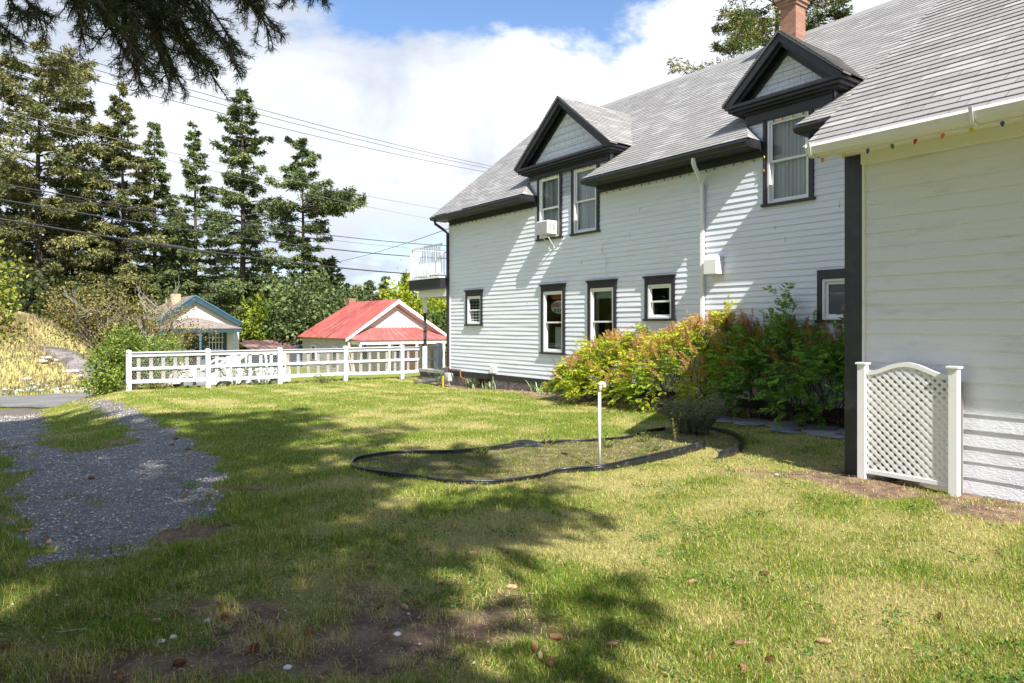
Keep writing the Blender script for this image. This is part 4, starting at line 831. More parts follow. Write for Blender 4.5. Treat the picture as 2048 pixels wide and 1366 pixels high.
# iris clumps and small plants along the foundation
def iris(u, v, n, h, seed, lab):
    base = ground(u, v); root = thing('iris_clump', lab, 'plant', base, 'iris clumps along the stone foundation'); rg = np.random.default_rng(seed); m = MB()
    for i in range(n):
        a = rg.uniform(0, 6.28); b = base+Vector(L(rg.uniform(-.25, .25), rg.uniform(-.06, .06), 0)); hh = h*rg.uniform(.6, 1.1); l = rg.uniform(.15, .95); d = Vector((math.cos(a), math.sin(a), 0)); sd = Vector((-d.y, d.x, 0))*.017
        pts = [b+d*l*hh*f**1.6+Vector((0, 0, hh*(f-.35*l*f**2.2))) for f in (0, .35, .7, 1.)]; ww = (1, 1, .75, .08)
        for k in range(3): m.quad(pts[k]-sd*ww[k], pts[k]+sd*ww[k], pts[k+1]+sd*ww[k+1], pts[k+1]-sd*ww[k+1])
    m.build('leaf_blade', IRISM, root, recalc=False)
IRISM = mat('iris_leaf', (.24, .32, .16), .5, None, (6, (.45, .44, .24), .5, .75))
iris(940, 776, 34, .42, 1, 'broad grey green iris clump beside the gas meter'); iris(968, 778, 16, .36, 2, 'small iris clump in front of the crawl space opening'); iris(982, 780, 12, .3, 3, 'thin iris clump just right of the crawl space opening'); iris(1072, 785, 22, .4, 4, 'iris clump left of the yellow green shrub'); iris(1088, 788, 12, .34, 5, 'small iris clump touching the yellow green shrub')
stems_plant('potted_weed', 'leggy green plant with pale flowers at the porch corner by the gas meter', 'plant', ground(876, 772), 16, .75, .5, (.2, .3, .1), .05, 26, 41, lean=.5)
stems_plant('dry_shrub', 'small dry reddish stems at the corner of the porch skirt', 'plant', ground(832, 768), 22, .3, .3, (.4, .2, .1), .02, 6, 42, lean=.5)
# flagstones
m = MB(); rg = random.Random(11); FS = mat('flagstone', (.34, .29, .30), .75, (9, .5, .02), (1.5, (.20, .26, .34), .45, .6))
for (s_q, t_q, a_, b_) in ((8.0, 10.15, .36, .2), (7.3, 10.1, .34, .2), (6.7, 10.05, .34, .19), (6.1, 10.1, .32, .22), (5.5, 10.05, .34, .2), (4.9, 10.1, .32, .22), (7.7, 10.5, .34, .16), (7.0, 10.48, .36, .16), (6.35, 10.5, .32, .18), (5.75, 10.5, .32, .17), (5.15, 10.5, .3, .18), (4.5, 10.4, .3, .2), (5.2, 9.72, .3, .14), (5.9, 9.72, .28, .13)):
    q0 = L(s_q, t_q, 0); c0 = Vector((q0[0], q0[1], tz(q0[0], q0[1]))); n = 8; ps = []
    for k in range(n):
        an = 2*math.pi*k/n+rg.uniform(-.2, .2); rr = rg.uniform(.8, 1.1); q = Vector(L(*ST(c0.x, c0.y), 0))+Vector(L(a_*rr*math.cos(an), b_*rr*math.sin(an)*1.2, 0)); ps.append((q.x, q.y, tz(q.x, q.y)+.012))
    m.prism(ps, Vector((0, 0, .022)))
tag(m.build('flagstone_path', FS, bevel=.006), kind='structure')

# ---------------- shrubs of pinnate leaves with seed plumes ----------------
def pinnate(nf, P, Dr, ln, rg, col, name, parent, nl=8, curl=.35):
    """fronds: paired leaflets down a drooping midrib"""
    Dr = Dr/np.linalg.norm(Dr, axis=1, keepdims=True); up = np.array([[0, 0, 1.]]); sd = np.cross(Dr, up+rg.normal(size=(nf, 3))*.35); sd /= np.linalg.norm(sd, axis=1, keepdims=True)
    bp = []; bd = []; bl = []; bw = []; bc = []
    for k in range(nl):
        f = (k+1.2)/(nl+.6); pos = P+Dr*(ln*f)[:, None]-up*(ln*f**2*curl)[:, None]
        for sg in (-1, 1):
            bp.append(pos); bd.append(sd*sg*.9+Dr*.55-up*.25); sc = math.sin(math.pi*(.18+.75*f))**.8; bl.append(ln*.36*sc); bw.append(ln*.095*(.6+.5*sc)); bc.append(col)
    bp.append(P+Dr*(ln*.95)[:, None]-up*(ln*.9*curl)[:, None]); bd.append(Dr-up*.5); bl.append(ln*.25); bw.append(ln*.07); bc.append(col)
    bp = np.concatenate(bp); bd = np.concatenate(bd); bl = np.concatenate(bl); bw = np.concatenate(bw); bc = np.concatenate(bc)
    bd = bd+rg.normal(size=bd.shape)*.13; return leaves(name, bp, bd, bl, bw, np.clip(bc*(1+rg.normal(size=(len(bc), 1))*.1), .004, .9), LEAF, parent, rg)
def spirea(name, label, s0, s1, t0, t1, H, nf, col1, col2, pcol, npl, seed, lf=.26):
    rg = np.random.default_rng(seed); sc, tc_ = (s0+s1)/2, (t0+t1)/2; b = Vector(L(sc, tc_+.3, tz(*L(sc, tc_, 0)[:2]))); root = thing(name, label, 'shrub', b)
    s = rg.uniform(s0, s1, nf); top = np.array([H(x) for x in s]); top = top*(1+.10*np.sin(s*5.1)+.07*np.sin(s*11.3+1))
    ang = rg.uniform(-.05, 1., nf)**.85*math.pi*.5                      # 0 front foot .. pi/2 crown top
    rad = rg.uniform(.55, 1.05, nf)**.6
    e0 = np.clip((s-s0)/(.28*(s1-s0)), 0, 1)**.5; e1 = np.clip((s1-s)/(.28*(s1-s0)), 0, 1)**.5; ed = np.minimum(e0, e1)*.75+.25
    lump = 1+.13*np.sin(s*4.3+ang*3)+.11*np.sin(s*9.7-ang*5)+.07*np.sin(s*19+ang*9)
    t = t1-(t1-t0)*np.cos(ang)*rad*ed*lump; z = tz(b.x, b.y)+.12+(top-.12)*np.sin(ang)**.8*rad*lump*(.85+.15*ed)
    lowcut = z > np.where(s < 7.3, .30+.25*np.sin(s*4), .06); s, t, z, ang = s[lowcut], t[lowcut], z[lowcut], ang[lowcut]; n = len(s)
    P = np.stack([s*DW[0]+t*DN[0], s*DW[1]+t*DN[1], z], 1)
    ds = rg.normal(size=n)*.6+1.2*(s-sc)/(s1-s0); dt = -np.cos(ang)*1.0+rg.normal(size=n)*.35; dz = np.sin(ang)*.8+.15+rg.normal(size=n)*.3
    Dr = np.stack([ds*DW[0]+dt*DN[0], ds*DW[1]+dt*DN[1], dz], 1)
    fy = np.clip(.5+.32*np.sin(s*3.1+z*4)+.25*(z-.8)+rg.normal(size=n)*.22, 0, 1)[:, None]
    col = np.clip((np.array(col2)*(1-fy)+np.array(col1)*fy)*(1+rg.normal(size=(n, 1))*.16), .005, .9)
    pinnate(n, P, Dr, lf*rg.uniform(.6, 1.1, n)*(1+.25*np.sin(s*7+z*5)), rg, col, 'leaf', root)
    m = MB()
    for i in range(90):
        a = rg.uniform(s0+.5, s1-.5); q = Vector(L(a, rg.uniform(t1-.45, t1-.05), 0)); q.z = tz(q.x, q.y)-.02; tp = Vector(L(a+rg.normal()*.35, rg.uniform(t0+.25, t1), H(a)*rg.uniform(.7, 1.02))); m.tube([q, q.lerp(tp, .5)+Vector(rg.normal(size=3)*.04), tp], [.009, .007, .003], 4, cap=False)
    m.build('stem', BARK, root)
    # seed plumes
    Pp, Dp, C = [], [], []; mm = MB()
    for i in range(npl):
        a = rg.uniform(s0+.1, s1-.1); hh = H(a); up_ = rg.uniform() < .62; an = rg.uniform(.75, 1.0)*math.pi/2 if up_ else rg.uniform(.2, .8)*math.pi/2
        edg = min(1, (a-s0)/(.25*(s1-s0)), (s1-a)/(.25*(s1-s0)))**.5*.75+.25
        q = Vector(L(a, t1-(t1-t0)*math.cos(an)*1.03*edg, tz(b.x, b.y)+hh*math.sin(an)**.8*1.0)); d = Vector(L(rg.normal()*.35, -math.cos(an)*.8-.1, .55+math.sin(an)*.8)).normalized(); l = rg.uniform(.16, .36)
        mm.tube([q-d*.15, q+d*l], [.004, .002], 4, cap=False)
        for k in range(11):
            f = k/11; w_ = .075*(1-f)**.8+.012
            for j in range(7):
                aa = rg.uniform(0, 6.28); o = Vector((math.cos(aa), math.sin(aa), .35)); p0 = q+d*l*f; bl = w_*rg.uniform(.4, 1.)
                for g in range(2): Pp.append(p0+o*bl*(g*.5+.2)); Dp.append(np.array(o)*.6+np.array(d)*.8+rg.normal(size=3)*.3); 
        C.append(rg.normal()*.18)
    n = len(Pp); cc_ = vary(pcol, n, .22, rg, .08)*np.repeat(1+np.array(C), n//npl)[:, None]
    leaves('seed_plume', np.array(Pp), np.array(Dp), rg.uniform(.018, .035, n), rg.uniform(.008, .014, n), np.clip(cc_, .005, .9), LEAF, root, rg); mm.build('plume_stalk', TWIG, root)
    return root
HL = lambda s: 1.6*(1-.62*sm(s, 10.2, 11.9))*(.86+.14*math.sin(s*1.7+.6))+.12
HR = lambda s: 1.5*(1-.30*(1-sm(s, 4.6, 5.6)))+.06*math.sin(s*3)
spirea('spirea_shrub', 'broad yellow green shrub with upright rusty seed plumes under the ground floor windows', 7.3, 12.3, 9.75, 11.25, HL, 3300, (.62, .62, .045), (.30, .42, .035), (.74, .44, .17), 300, 51, .23)
spirea('spirea_shrub', 'dark green shrub with brown seed plumes in the shade behind the black corner board', 4.7, 7.9, 9.95, 11.3, HR, 2300, (.26, .46, .05), (.14, .30, .04), (.50, .25, .10), 130, 52, .27)

# ---------------- lattice panel ----------------
T0 = 7.10; sl0, sl1 = s_of(1909, T0), s_of(1726, T0); lat = thing('lattice_panel', 'white arched vinyl lattice panel between two posts in front of the wing wall', 'lattice panel', L((sl0+sl1)/2, T0, 0))
for s in (sl0, sl1):
    m = MB(); m.box(s-.040, s+.040, T0-.045, T0+.04, -.12, 1.2); po_ = m.build('post', VINYL, lat, bevel=.005); m = MB(); m.box(s-.054, s+.054, T0-.06, T0+.055, 1.2, 1.222); m.build('post_cap', VINYL, po_, bevel=.004)
a, b = sl0+.044, sl1-.044; wv = b-a
def arch(f): return 1.10+.095*max(0, math.sin(math.pi*min(1, max(0, (f-.08)/.84))))**1.35
m = MB()
for i in range(28):
    f0, f1 = i/28, (i+1)/28; m.hexa([L(a+wv*f0, T0-.02, arch(f0)), L(a+wv*f1, T0-.02, arch(f1)), L(a+wv*f1, T0+.02, arch(f1)), L(a+wv*f0, T0+.02, arch(f0)), L(a+wv*f0, T0-.02, arch(f0)+.045), L(a+wv*f1, T0-.02, arch(f1)+.045), L(a+wv*f1, T0+.02, arch(f1)+.045), L(a+wv*f0, T0+.02, arch(f0)+.045)])
m.build('top_rail', VINYL, lat); m = MB(); m.box(a, b, T0-.02, T0+.02, .09, .135); m.build('bottom_rail', VINYL, lat, bevel=.004)
m = MB(); pitch = .080; wdt = .040
for ly, sg in ((0, 1), (1, -1)):
    tt = T0-.004+ly*.006
    for k in range(-17, 30):
        n = 60; prev = None; c0 = k*pitch
        for i in range(n):                         # walk up the slat and keep what lies inside the frame
            za, zb = .12+i*(1.12/n), .12+(i+1)*(1.12/n); xa = c0+sg*(za-.12); xb = c0+sg*(zb-.12); h_ = wdt/2
            xm = (xa+xb)/2
            if xm < -h_ or xm > wv+h_: continue
            zt_ = arch(min(1, max(0, xm/wv)))+.02
            if za > zt_: continue
            cl_ = lambda x: min(max(x, 0), wv)
            if cl_(xa-h_) == cl_(xa+h_) and cl_(xb-h_) == cl_(xb+h_): continue
            m.quad(L(a+cl_(xa-h_), tt, za), L(a+cl_(xa+h_), tt, za), L(a+cl_(xb+h_), tt, zb), L(a+cl_(xb-h_), tt, zb))
lo_ = m.build('lattice', VINYL, lat, recalc=False); sd_ = lo_.modifiers.new('thick', 'SOLIDIFY'); sd_.thickness = .005

m = MB(); m.box(sl0-.02, sl1-.06, 7.235, 7.25, -.15, 1.06); m.build('lattice_shade_panel', mat('taupe_lattice_shade', (.40, .375, .34), .8), house)  # added panel; its taupe stands in for wall shade seen through the lattice
# ---------------- picket fence ----------------
SF = 20.62; FENCEM = mat('fence_paint', (.56, .58, .66), .6, (40, .4, .005), ((4, 4, 30), (.45, .46, .52), .45, .75)); PK = mat('weathered_picket', (.44, .40, .385), .8, None, ((8, 8, 25), (.32, .28, .265), .4, .7)); WIRE = mat('chicken_wire', (.35, .36, .38), .5, metal=.6)
tp = [t_of(u, SF) for u in (257, 415, 559, 690, 803, 877)]; fence = thing('picket_fence', 'long white board fence with spaced pickets and chicken wire across the lawn', 'fence', L(SF, tp[0], tz(*L(SF, tp[0], 0)[:2])))
ztop = .905
for i, t in enumerate(tp):
    g = tz(*L(SF, t, 0)[:2]); hw_ = .065 if i < 5 else .09; m = MB(); zt = ztop+(.03 if i < 5 else .08)
    m.box(SF-hw_-.03, SF+hw_-.03, t-hw_, t+hw_, g-.3, zt); m.prism([L(SF-hw_-.03, t-hw_, zt), L(SF-hw_-.03, t+hw_, zt), L(SF-hw_+.02, t, zt+.025)], Vector(L(.12, 0, 0))); m.build('post', FENCEM, fence, bevel=.012)
m = MB()
for i in range(5):
    a, b = tp[i]+.06, tp[i+1]-.06; g0, g1 = tz(*L(SF, a, 0)[:2]), tz(*L(SF, b, 0)[:2]); sg = .012*math.sin(i*2.3+1)
    for (za, zb, s0, s1) in ((ztop-.045, ztop-.02+sg, SF-.09, SF+.06), (ztop-.145, ztop-.05, SF-.05, SF-.01), (.40, .485, SF-.05, SF-.01), (.05, .15, SF-.05, SF-.01)):
        dz0, dz1 = (g0+.13 if za < .2 else 0), (g1+.13 if za < .2 else 0)
        m.hexa([L(s0, a, za+dz0), L(s1, a, za+dz0), L(s1, b, za+dz1), L(s0, b, za+dz1), L(s0, a, zb+dz0), L(s1, a, zb+dz0), L(s1, b, zb+dz1), L(s0, b, zb+dz1)])
m.build('rail', FENCEM, fence, bevel=.006)
for i in range(5):
    a, b = tp[i]+.06, tp[i+1]-.06; n = max(3, round((b-a)/.31))
    for k in range(n):
        t = a+(b-a)*(k+.6)/(n+.2); m = MB(); m.box(SF-.008, SF+.012, t-.045, t+.045, .07, ztop-.06); m.build('picket', PK if i != 1 else FENCEM, fence)
m = MB(); cw = .062; rows_ = int(.75/cw/.86)
for j in range(rows_):
    z = .12+j*cw*.86
    for k in range(int((tp[-1]-tp[0])/cw)):
        t = tp[0]+k*cw+(cw/2 if j % 2 else 0); r_ = .003
        for (p, q) in (((t, z), (t, z+cw*.45)), ((t, z+cw*.45), (t-cw/2, z+cw*.86)), ((t, z+cw*.45), (t+cw/2, z+cw*.86))):
            dx, dz = q[0]-p[0], q[1]-p[1]; l = math.hypot(dx, dz); ox, oz = -dz/l*r_, dx/l*r_
            m.quad(L(SF-.012, p[0]-ox, p[1]-oz), L(SF-.012, q[0]-ox, q[1]-oz), L(SF-.012, q[0]+ox, q[1]+oz), L(SF-.012, p[0]+ox, p[1]+oz))
m.build('wire_mesh', WIRE, fence, recalc=False)
stems_plant('fence_plant', 'low yellow green plant at the foot of the first fence bay', 'plant', ground(312, 779), 30, .34, .5, (.36, .36, .06), .05, 14, 61, group='plants at the foot of the fence', lean=1.1)
stems_plant('fence_plant', 'low bushy plant at the foot of the fence below the red roof', 'plant', ground(650, 766), 34, .34, .6, (.22, .28, .07), .05, 14, 62, group='plants at the foot of the fence', lean=1.2)
stems_plant('fence_plant', 'tall leafy stems against the second fence post', 'plant', ground(436, 769), 14, .85, .3, (.2, .26, .1), .06, 26, 63, group='plants at the foot of the fence', lean=.25)
# ---------------- leafy bushes and small trees ----------------
def leafy(name, label, cat, base, blobs, n, leaf, cols, seed, trunk=None, group=None, limbs=14, wid=.55, inner=.35, droop=.0, fill=.0):
    """blobs: (dx,dy,z,rx,ry,rz) ellipsoids relative to base; leaves gather in clumps near their skins"""
    rg = np.random.default_rng(seed); base = Vector(base); root = thing(name, label, cat, base, group)
    vol = np.array([b[3]*b[4]+b[3]*b[5] for b in blobs]); cnt = (n*vol/vol.sum()).astype(int); P = []; D = []; C = []
    m = MB(); tk = trunk or .05
    for (dx, dy, z, rx, ry, rz), c in zip(blobs, cnt):
        nc = max(6, c//26); d = rg.normal(size=(nc, 3)); d /= np.linalg.norm(d, axis=1, keepdims=True); rr = rg.uniform(inner, 1.0, nc)**.5
        cen = d*rr[:, None]*np.array([rx, ry, rz])*(1+.16*np.sin(d[:, :1]*7+d[:, 2:]*5)); k = rg.integers(0, nc, c); sp = min(rx, rz)*.16+leaf*.6
        p = cen[k]+rg.normal(size=(c, 3))*sp; P.append(p+np.array([base.x+dx, base.y+dy, base.z+z])); D.append(d[k]*.8+rg.normal(size=(c, 3))*.7-np.array([0, 0, droop]))
        tone = rg.normal(size=nc)*.22; f = np.clip(.5+.3*rg.normal(size=c)+.25*tone[k]*3, 0, 1)[:, None]; C.append((np.array(cols[0])*(1-f)+np.array(cols[1])*f)*(1+tone[k][:, None]*.6)*(1+rg.normal(size=(c, 1))*.12))
        for i in range(max(2, limbs//len(blobs))):
            q = Vector(cen[rg.integers(0, nc)]*.9)+base+Vector((dx, dy, z)); m0 = base+Vector((dx*.25, dy*.25, z*.45)); mid = m0.lerp(q, .5)+Vector(rg.normal(size=3)*.08*rx)
            m.tube([base+Vector(rg.normal(size=3)*.02*tk*10)*Vector((1, 1, 0)) if False else base, m0, mid, q], [tk, tk*.6, tk*.3, tk*.12], 5, cap=False)
    P = np.concatenate(P); D = np.concatenate(D); C = np.clip(np.concatenate(C), .004, .9); k = len(P)
    leaves('foliage', P, D, leaf*rg.uniform(.6, 1.3, k), leaf*wid*rg.uniform(.7, 1.2, k), C, LEAF, root, rg); m.build('trunk', BARK, root)
    return root
hb = L(20.95, 2.1, 0); hz_ = tz(hb[0], hb[1]); hb = (hb[0], hb[1], hz_)
def rel(s, t, z, rs, rt, rz, b=(20.95, 2.1)):
    p = L(s-b[0], t-b[1], 0); return (p[0], p[1], z, (rs+rt)/2, (rs+rt)/2, rz)
leafy('hedge_bush', 'dense bright green bush at the left end of the white fence', 'bush', hb, [rel(20.9, 2.35, .7, .4, .4, .75), rel(21.6, 3.0, .8, .5, .5, .7), rel(20.8, 2.2, .2, .38, .38, .4), rel(22.2, 3.8, .8, .6, .6, .6), rel(21.3, 2.7, 1.35, .35, .35, .4)], 9000, .085, ((.11, .20, .03), (.29, .35, .06)), 71, limbs=30)
ab = L(24.5, 3.2, 0); ab = (ab[0], ab[1], tz(ab[0], ab[1]))
at_ = leafy('apple_tree', 'small half bare tree with olive brown leaves left of the blue trimmed cottage', 'tree', ab, [(-1.0, 0, 2.9, 1.3, 1.1, .9), (.1, 0, 3.0, 1.2, 1.2, .9), (1.0, .3, 2.8, 1.0, 1., .8), (-1.6, -.2, 3.4, .8, .8, .8), (1.7, .2, 2.5, .7, .7, .6)], 5200, .085, ((.14, .13, .035), (.40, .33, .10)), 72, trunk=.09, limbs=60)
m = MB(); rg = random.Random(9)
for k in range(46):
    a = rg.uniform(0, 6.28); p = Vector(ab)+Vector((rg.uniform(-1.8, 1.6), rg.uniform(-.8, .8), rg.uniform(2.2, 3.4))); twigs(m, p, Vector((math.cos(a), math.sin(a)*.5, rg.uniform(.1, 1.3))).normalized(), rg.uniform(.4, .75), .013, 3)
m.build('bare_twig', mat('grey_twig', (.30, .27, .24), .9), at_)
yb = (-16.6, 19.0, -.6)
leafy('maple_tree', 'yellow green broadleaf tree at the left edge of the view above the dry bank', 'tree', yb, [(.5, 0, 3.1, 1.9, 1.6, 1.3), (1.4, .2, 2.4, 1.3, 1.2, .7), (-1.2, 0, 3.5, 1.8, 1.6, 1.5), (1.6, 0, 3.4, 1.1, 1., .8)], 6000, .13, ((.15, .22, .03), (.38, .37, .06)), 73, trunk=.12, limbs=26, wid=.7)

# ---------------- conifers ----------------
def conifer(name, label, cat, base, h, R, seed, z0=.12, dens=1.0, cols=((.055, .075, .022), (.16, .16, .05)), tuft=.34, prof=None, lean=(0, 0), group=None, gaps=.18, nl=None, extra=(), tr=None, wfac=.34, droop=.10, per=9):
    rg = np.random.default_rng(seed); base = Vector(base); root = thing(name, label, cat, base, group)
    top = base+Vector((lean[0], lean[1], h)); m = MB(); tr = tr or h*.016
    bend = Vector(rg.normal(size=3)*h*.008); tk = [base.lerp(top, f)+bend*math.sin(f*math.pi)*Vector((1, 1, 0)).length*.7 for f in np.linspace(0, 1, 9)]
    m.tube([p-Vector((0, 0, .3 if i == 0 else 0)) for i, p in enumerate(tk)], [tr*(1-.93*f)*(1.25 if f == 0 else 1) for f in np.linspace(0, 1, 9)], 8)
    prof = prof or (lambda f: (1-f)**.75*(.55+.45*min(1, f*4)))
    P, D, C = [], [], []; nlv = nl or int(h*2.2)
    blist = []
    for i in range(nlv):
        f = z0+(1-z0)*(i+rg.uniform(0, 1))/nlv
        for b in range(rg.integers(4, 7)):
            if rg.uniform() < gaps: continue
            blist.append((f, rg.uniform(0, 6.283), R*prof(f)*rg.uniform(.4, 1.25)))
    for e in extra: blist.append(e)
    for f, a, l in blist:
        l = max(l, .25); q = f*8; j = min(int(q), 7); o = tk[j].lerp(tk[j+1], q-j); dr = Vector((math.cos(a), math.sin(a), 0)); rise = rg.uniform(-.1, .35)*(1-f)*.6+ .45*f
        pts = [o+dr*l*g+Vector((0, 0, l*(rise*g-droop*2.2*g*g+ .10*g**4)))+Vector(rg.normal(size=3)*.03*l*g) for g in (0, .25, .5, .75, 1.)]
        if l > R*.16: m.tube(pts, [tr*.34*(1-f*.7)*(1-.85*g)*min(1, l/R+.35) for g in (0, .25, .5, .75, 1.)], 4, cap=False)
        side = Vector((-dr.y, dr.x, 0)); n = int((4+l*per)*dens*rg.uniform(.7, 1.25)); tone = rg.normal()*.22; fy = np.clip(.45+rg.normal()*.28, 0, 1)
        g = rg.uniform(.22, 1.02, n)**.6; off = rg.normal(size=n)*.20*l*np.clip(1.15-g, .12, .5); q = g*4; jj = np.minimum(q.astype(int), 3); pa = np.array(pts)
        c = pa[jj]*(1-(q-jj))[:, None]+pa[jj+1]*(q-jj)[:, None]+np.array(side)[None]*off[:, None]; c[:, 2] -= np.abs(off)*.22-rg.normal(size=n)*.035*l
        k = 5; c = np.repeat(c, k, 0)+rg.normal(size=(n*k, 3))*tuft*.22; dd = np.repeat(np.array(dr)[None]*.8+np.array(side)[None]*(np.sign(off)*.7)[:, None], k, 0)+rg.normal(size=(n*k, 3))*.55
        P.append(c); D.append(dd); t_ = (1+tone)*(1+np.repeat(rg.normal(size=n)*.2, k)); f2 = np.clip(fy+np.repeat(rg.normal(size=n)*.25, k), 0, 1)[:, None]
        C.append((np.array(cols[0])*(1-f2)+np.array(cols[1])*f2)*t_[:, None])
    P = np.concatenate(P); D = np.concatenate(D); C = np.clip(np.concatenate(C), .006, .9); k = len(P)
    leaves('foliage', P, D, tuft*rg.uniform(.55, 1.25, k), tuft*wfac*rg.uniform(.7, 1.3, k), C, NEEDLE, root, rg, bend=.12)
    m.build('trunk', BARK, root); return root
def tree_at(u, vtop, D, vbase=None, zb=None):
    x = (u-1024)/FPX*D; zb = tz(x, D) if zb is None else zb; return (x, D, zb), EYE+(HOR-vtop)/FPX*D-zb
OL = ((.10, .125, .045), (.27, .26, .10)); GN = ((.085, .125, .05), (.22, .26, .10)); DK = ((.06, .09, .035), (.16, .19, .075))
bushy = lambda f: (math.sin(math.pi*min(1, .12+.88*(1-f)**.8)**.9)**.6*(1-f*.35))*(.9+.1*math.sin(f*23)) if f < .98 else .1
T = [(85, 112, 54, 7.2, 101, OL, bushy, 'tallest broad olive conifer at the far left, rising behind the dry bank', 1.25),
     (238, 165, 55, 4.6, 102, OL, None, 'second tall conifer from the left, with thin pointed top', 1.2),
     (308, 243, 58, 3.4, 103, GN, None, 'slim conifer third from the left, behind the blue trimmed cottage chimney', 1.1),
     (388, 250, 57, 3.4, 104, GN, None, 'slim conifer with bare lower limbs above the blue trimmed cottage', .95),
     (484, 184, 56, 5.2, 105, GN, lambda f: (1-f)**.6*(.85+.15*math.sin(f*17)), 'tall conifer whose trunk stands at the right end of the blue trimmed cottage', 1.15),
     (603, 285, 57, 3.8, 106, GN, lambda f: (.25+.9*(1-f)) if f > .78 else .95*(.7+.3*math.sin(f*9+1)), 'crooked conifer with a narrow top and one arm reaching right over the red roof', 1.35)]
for u, vt, D, R, sd, cl, pf, lb_, dn in T:
    b, h = tree_at(u, vt, D); ex = ()
    if sd == 106: ex = tuple((.66+.012*k, rg_, 5.2-.35*abs(k-3)) for k, rg_ in enumerate((.1, -.25, .3, -.1, .2, -.3, .05)))
    conifer('conifer', lb_, 'tree', b, h, R, sd, cols=cl, prof=pf, dens=dn*1.75, extra=ex, z0=.14 if sd != 104 else .2, group='tall conifers across the street', tuft=.31, wfac=.32, droop=.13, gaps=.12 if sd in (101, 105, 106) else .2, tr=.34 if sd in (101, 105) else .26)
for u, vt, D, R, sd, lb_ in ((30, 330, 60, 5, 111, 'dark conifer low at the left edge behind the tallest one'), (160, 350, 62, 4.6, 112, 'dark bushy conifer between the first and second tall conifers'), (352, 420, 66, 3.4, 113, 'shorter conifer filling the gap behind the cottage chimney'), (225, 420, 60, 4.2, 114, 'dark conifer behind the half bare tree')):
    b, h = tree_at(u, vt, D); conifer('conifer', lb_, 'tree', b, h, R, sd, cols=DK, z0=.03, dens=.95, group='dark conifers filling the row across the street', tuft=.5, prof=lambda f: (1-f)**.6, gaps=.08)
for u, vt, D, R, sd, lb_ in ((655, 520, 62, 4.2, 121, 'rounded conifer right of the crooked conifer'), (715, 572, 105, 3.6, 122, 'small far conifer above the left end of the red roof'), (738, 562, 110, 3.4, 123, 'small far conifer second from the left above the red roof'), (772, 556, 108, 3.2, 124, 'pointed far conifer above the red roof ridge'), (690, 570, 95, 4., 125, 'far conifer just right of the rounded one'), (812, 552, 100, 3.2, 126, 'far conifer behind the yellow green tree')):
    b, h = tree_at(u, vt, D); conifer('conifer', lb_, 'tree', b, h, R, sd, cols=GN, z0=.03, dens=1.1, group='small conifers beyond the red roofed house', tuft=.62, gaps=.06, prof=lambda f: (1-f)**.8, per=6)
b, h = tree_at(1557, -190, 27, zb=-.3)
conifer('conifer', 'large spruce behind the roof ridge, its trunk beside the brick chimney', 'tree', b, h, 6.6, 131, cols=((.07, .10, .03), (.32, .29, .08)), z0=.25, dens=5.2, tuft=.19, wfac=.22, gaps=.15, prof=lambda f: (1-f)**.5*(.85+.15*math.sin(f*31)), tr=.27, droop=.16)
b, h = tree_at(1960, -260, 36, zb=-.3)
conifer('conifer', 'second spruce further right behind the roof ridge', 'tree', b, h, 7.0, 132, cols=DK, z0=.2, dens=3.2, tuft=.22, wfac=.25, prof=lambda f: (1-f)**.5)
for i, (s, t, h, R) in enumerate(((40, -9, 15, 4.5), (45, -14, 17, 4.8), (37, -16, 14, 4.5), (50, -8, 19, 5), (33, -21, 16, 4.8), (28, -14, 8, 3.2), (56, -16, 19, 5))):
    q = L(s, t, 0); conifer('conifer', 'bushy conifer left of the view on the dry bank, %s from the street corner' % ORD[i], 'tree', (q[0], q[1], tz(q[0], q[1])), h, R, 170+i, cols=GN, z0=.04, dens=.7, tuft=.6, gaps=.1, group='conifers outside the view on the dry bank', per=6)
# broadleaf trees between
def lt(u, v, D, rx, rz, n, cols, seed, lb_, leaf=.3, name='broadleaf_tree', more=()):
    x = (u-1024)/FPX*D; zc = EYE+(HOR-v)/FPX*D; zb = -1.5; zb = tz(x, D) if D < 50 else zb
    bl = [(0, 0, zc-zb, rx, rx, rz)]+[((uu-u)/FPX*D, .3, EYE+(HOR-vv)/FPX*D-zb, r1, r1, r2) for uu, vv, r1, r2 in more]
    return leafy(name, lb_, 'tree', (x, D, zb), bl, n, leaf, cols, seed, trunk=.16, limbs=14, wid=.75)
lt(838, 612, 62, 2.6, 2.4, 5200, ((.18, .27, .02), (.48, .50, .04)), 141, 'bright yellow green tree behind the right half of the red roof', more=((790, 590, 1.3, 1.0), (866, 622, 1.6, 1.5), (822, 640, 2.2, 1.2)))
lt(545, 628, 58, 2.6, 2.6, 5200, ((.07, .14, .02), (.20, .27, .05)), 142, 'green broadleaf tree behind the rusty shed roof', more=((505, 610, 1.9, 2.2), (585, 640, 2.0, 1.6), (560, 595, 1.5, 1.0)))
lt(510, 650, 54, 1.6, 1.8, 2400, ((.12, .2, .02), (.33, .38, .04)), 143, 'lime green small tree right of the blue trimmed cottage')
lt(618, 610, 52, 2.2, 2.4, 5600, ((.08, .13, .045), (.20, .25, .09)), 144, 'thick dark green tree behind the left corner of the red roof', more=((640, 640, 1.4, 1.4), (600, 650, 2.4, 1.2), (570, 600, 1.4, 1.2)))
lt(290, 610, 56, 3.4, 2.4, 5200, ((.06, .10, .03), (.15, .19, .06)), 145, 'dark thicket of leaves behind the half bare tree', more=((180, 620, 3.0, 2.0), (230, 640, 3.4, 2.2), (380, 600, 2.4, 1.4)))
lt(60, 600, 50, 4.4, 2.4, 5200, ((.035, .055, .018), (.09, .11, .035)), 146, 'dark undergrowth on top of the dry bank at the left', more=((130, 640, 3.0, 1.3), (170, 655, 2.4, .9), (10, 640, 3., 1.3)))
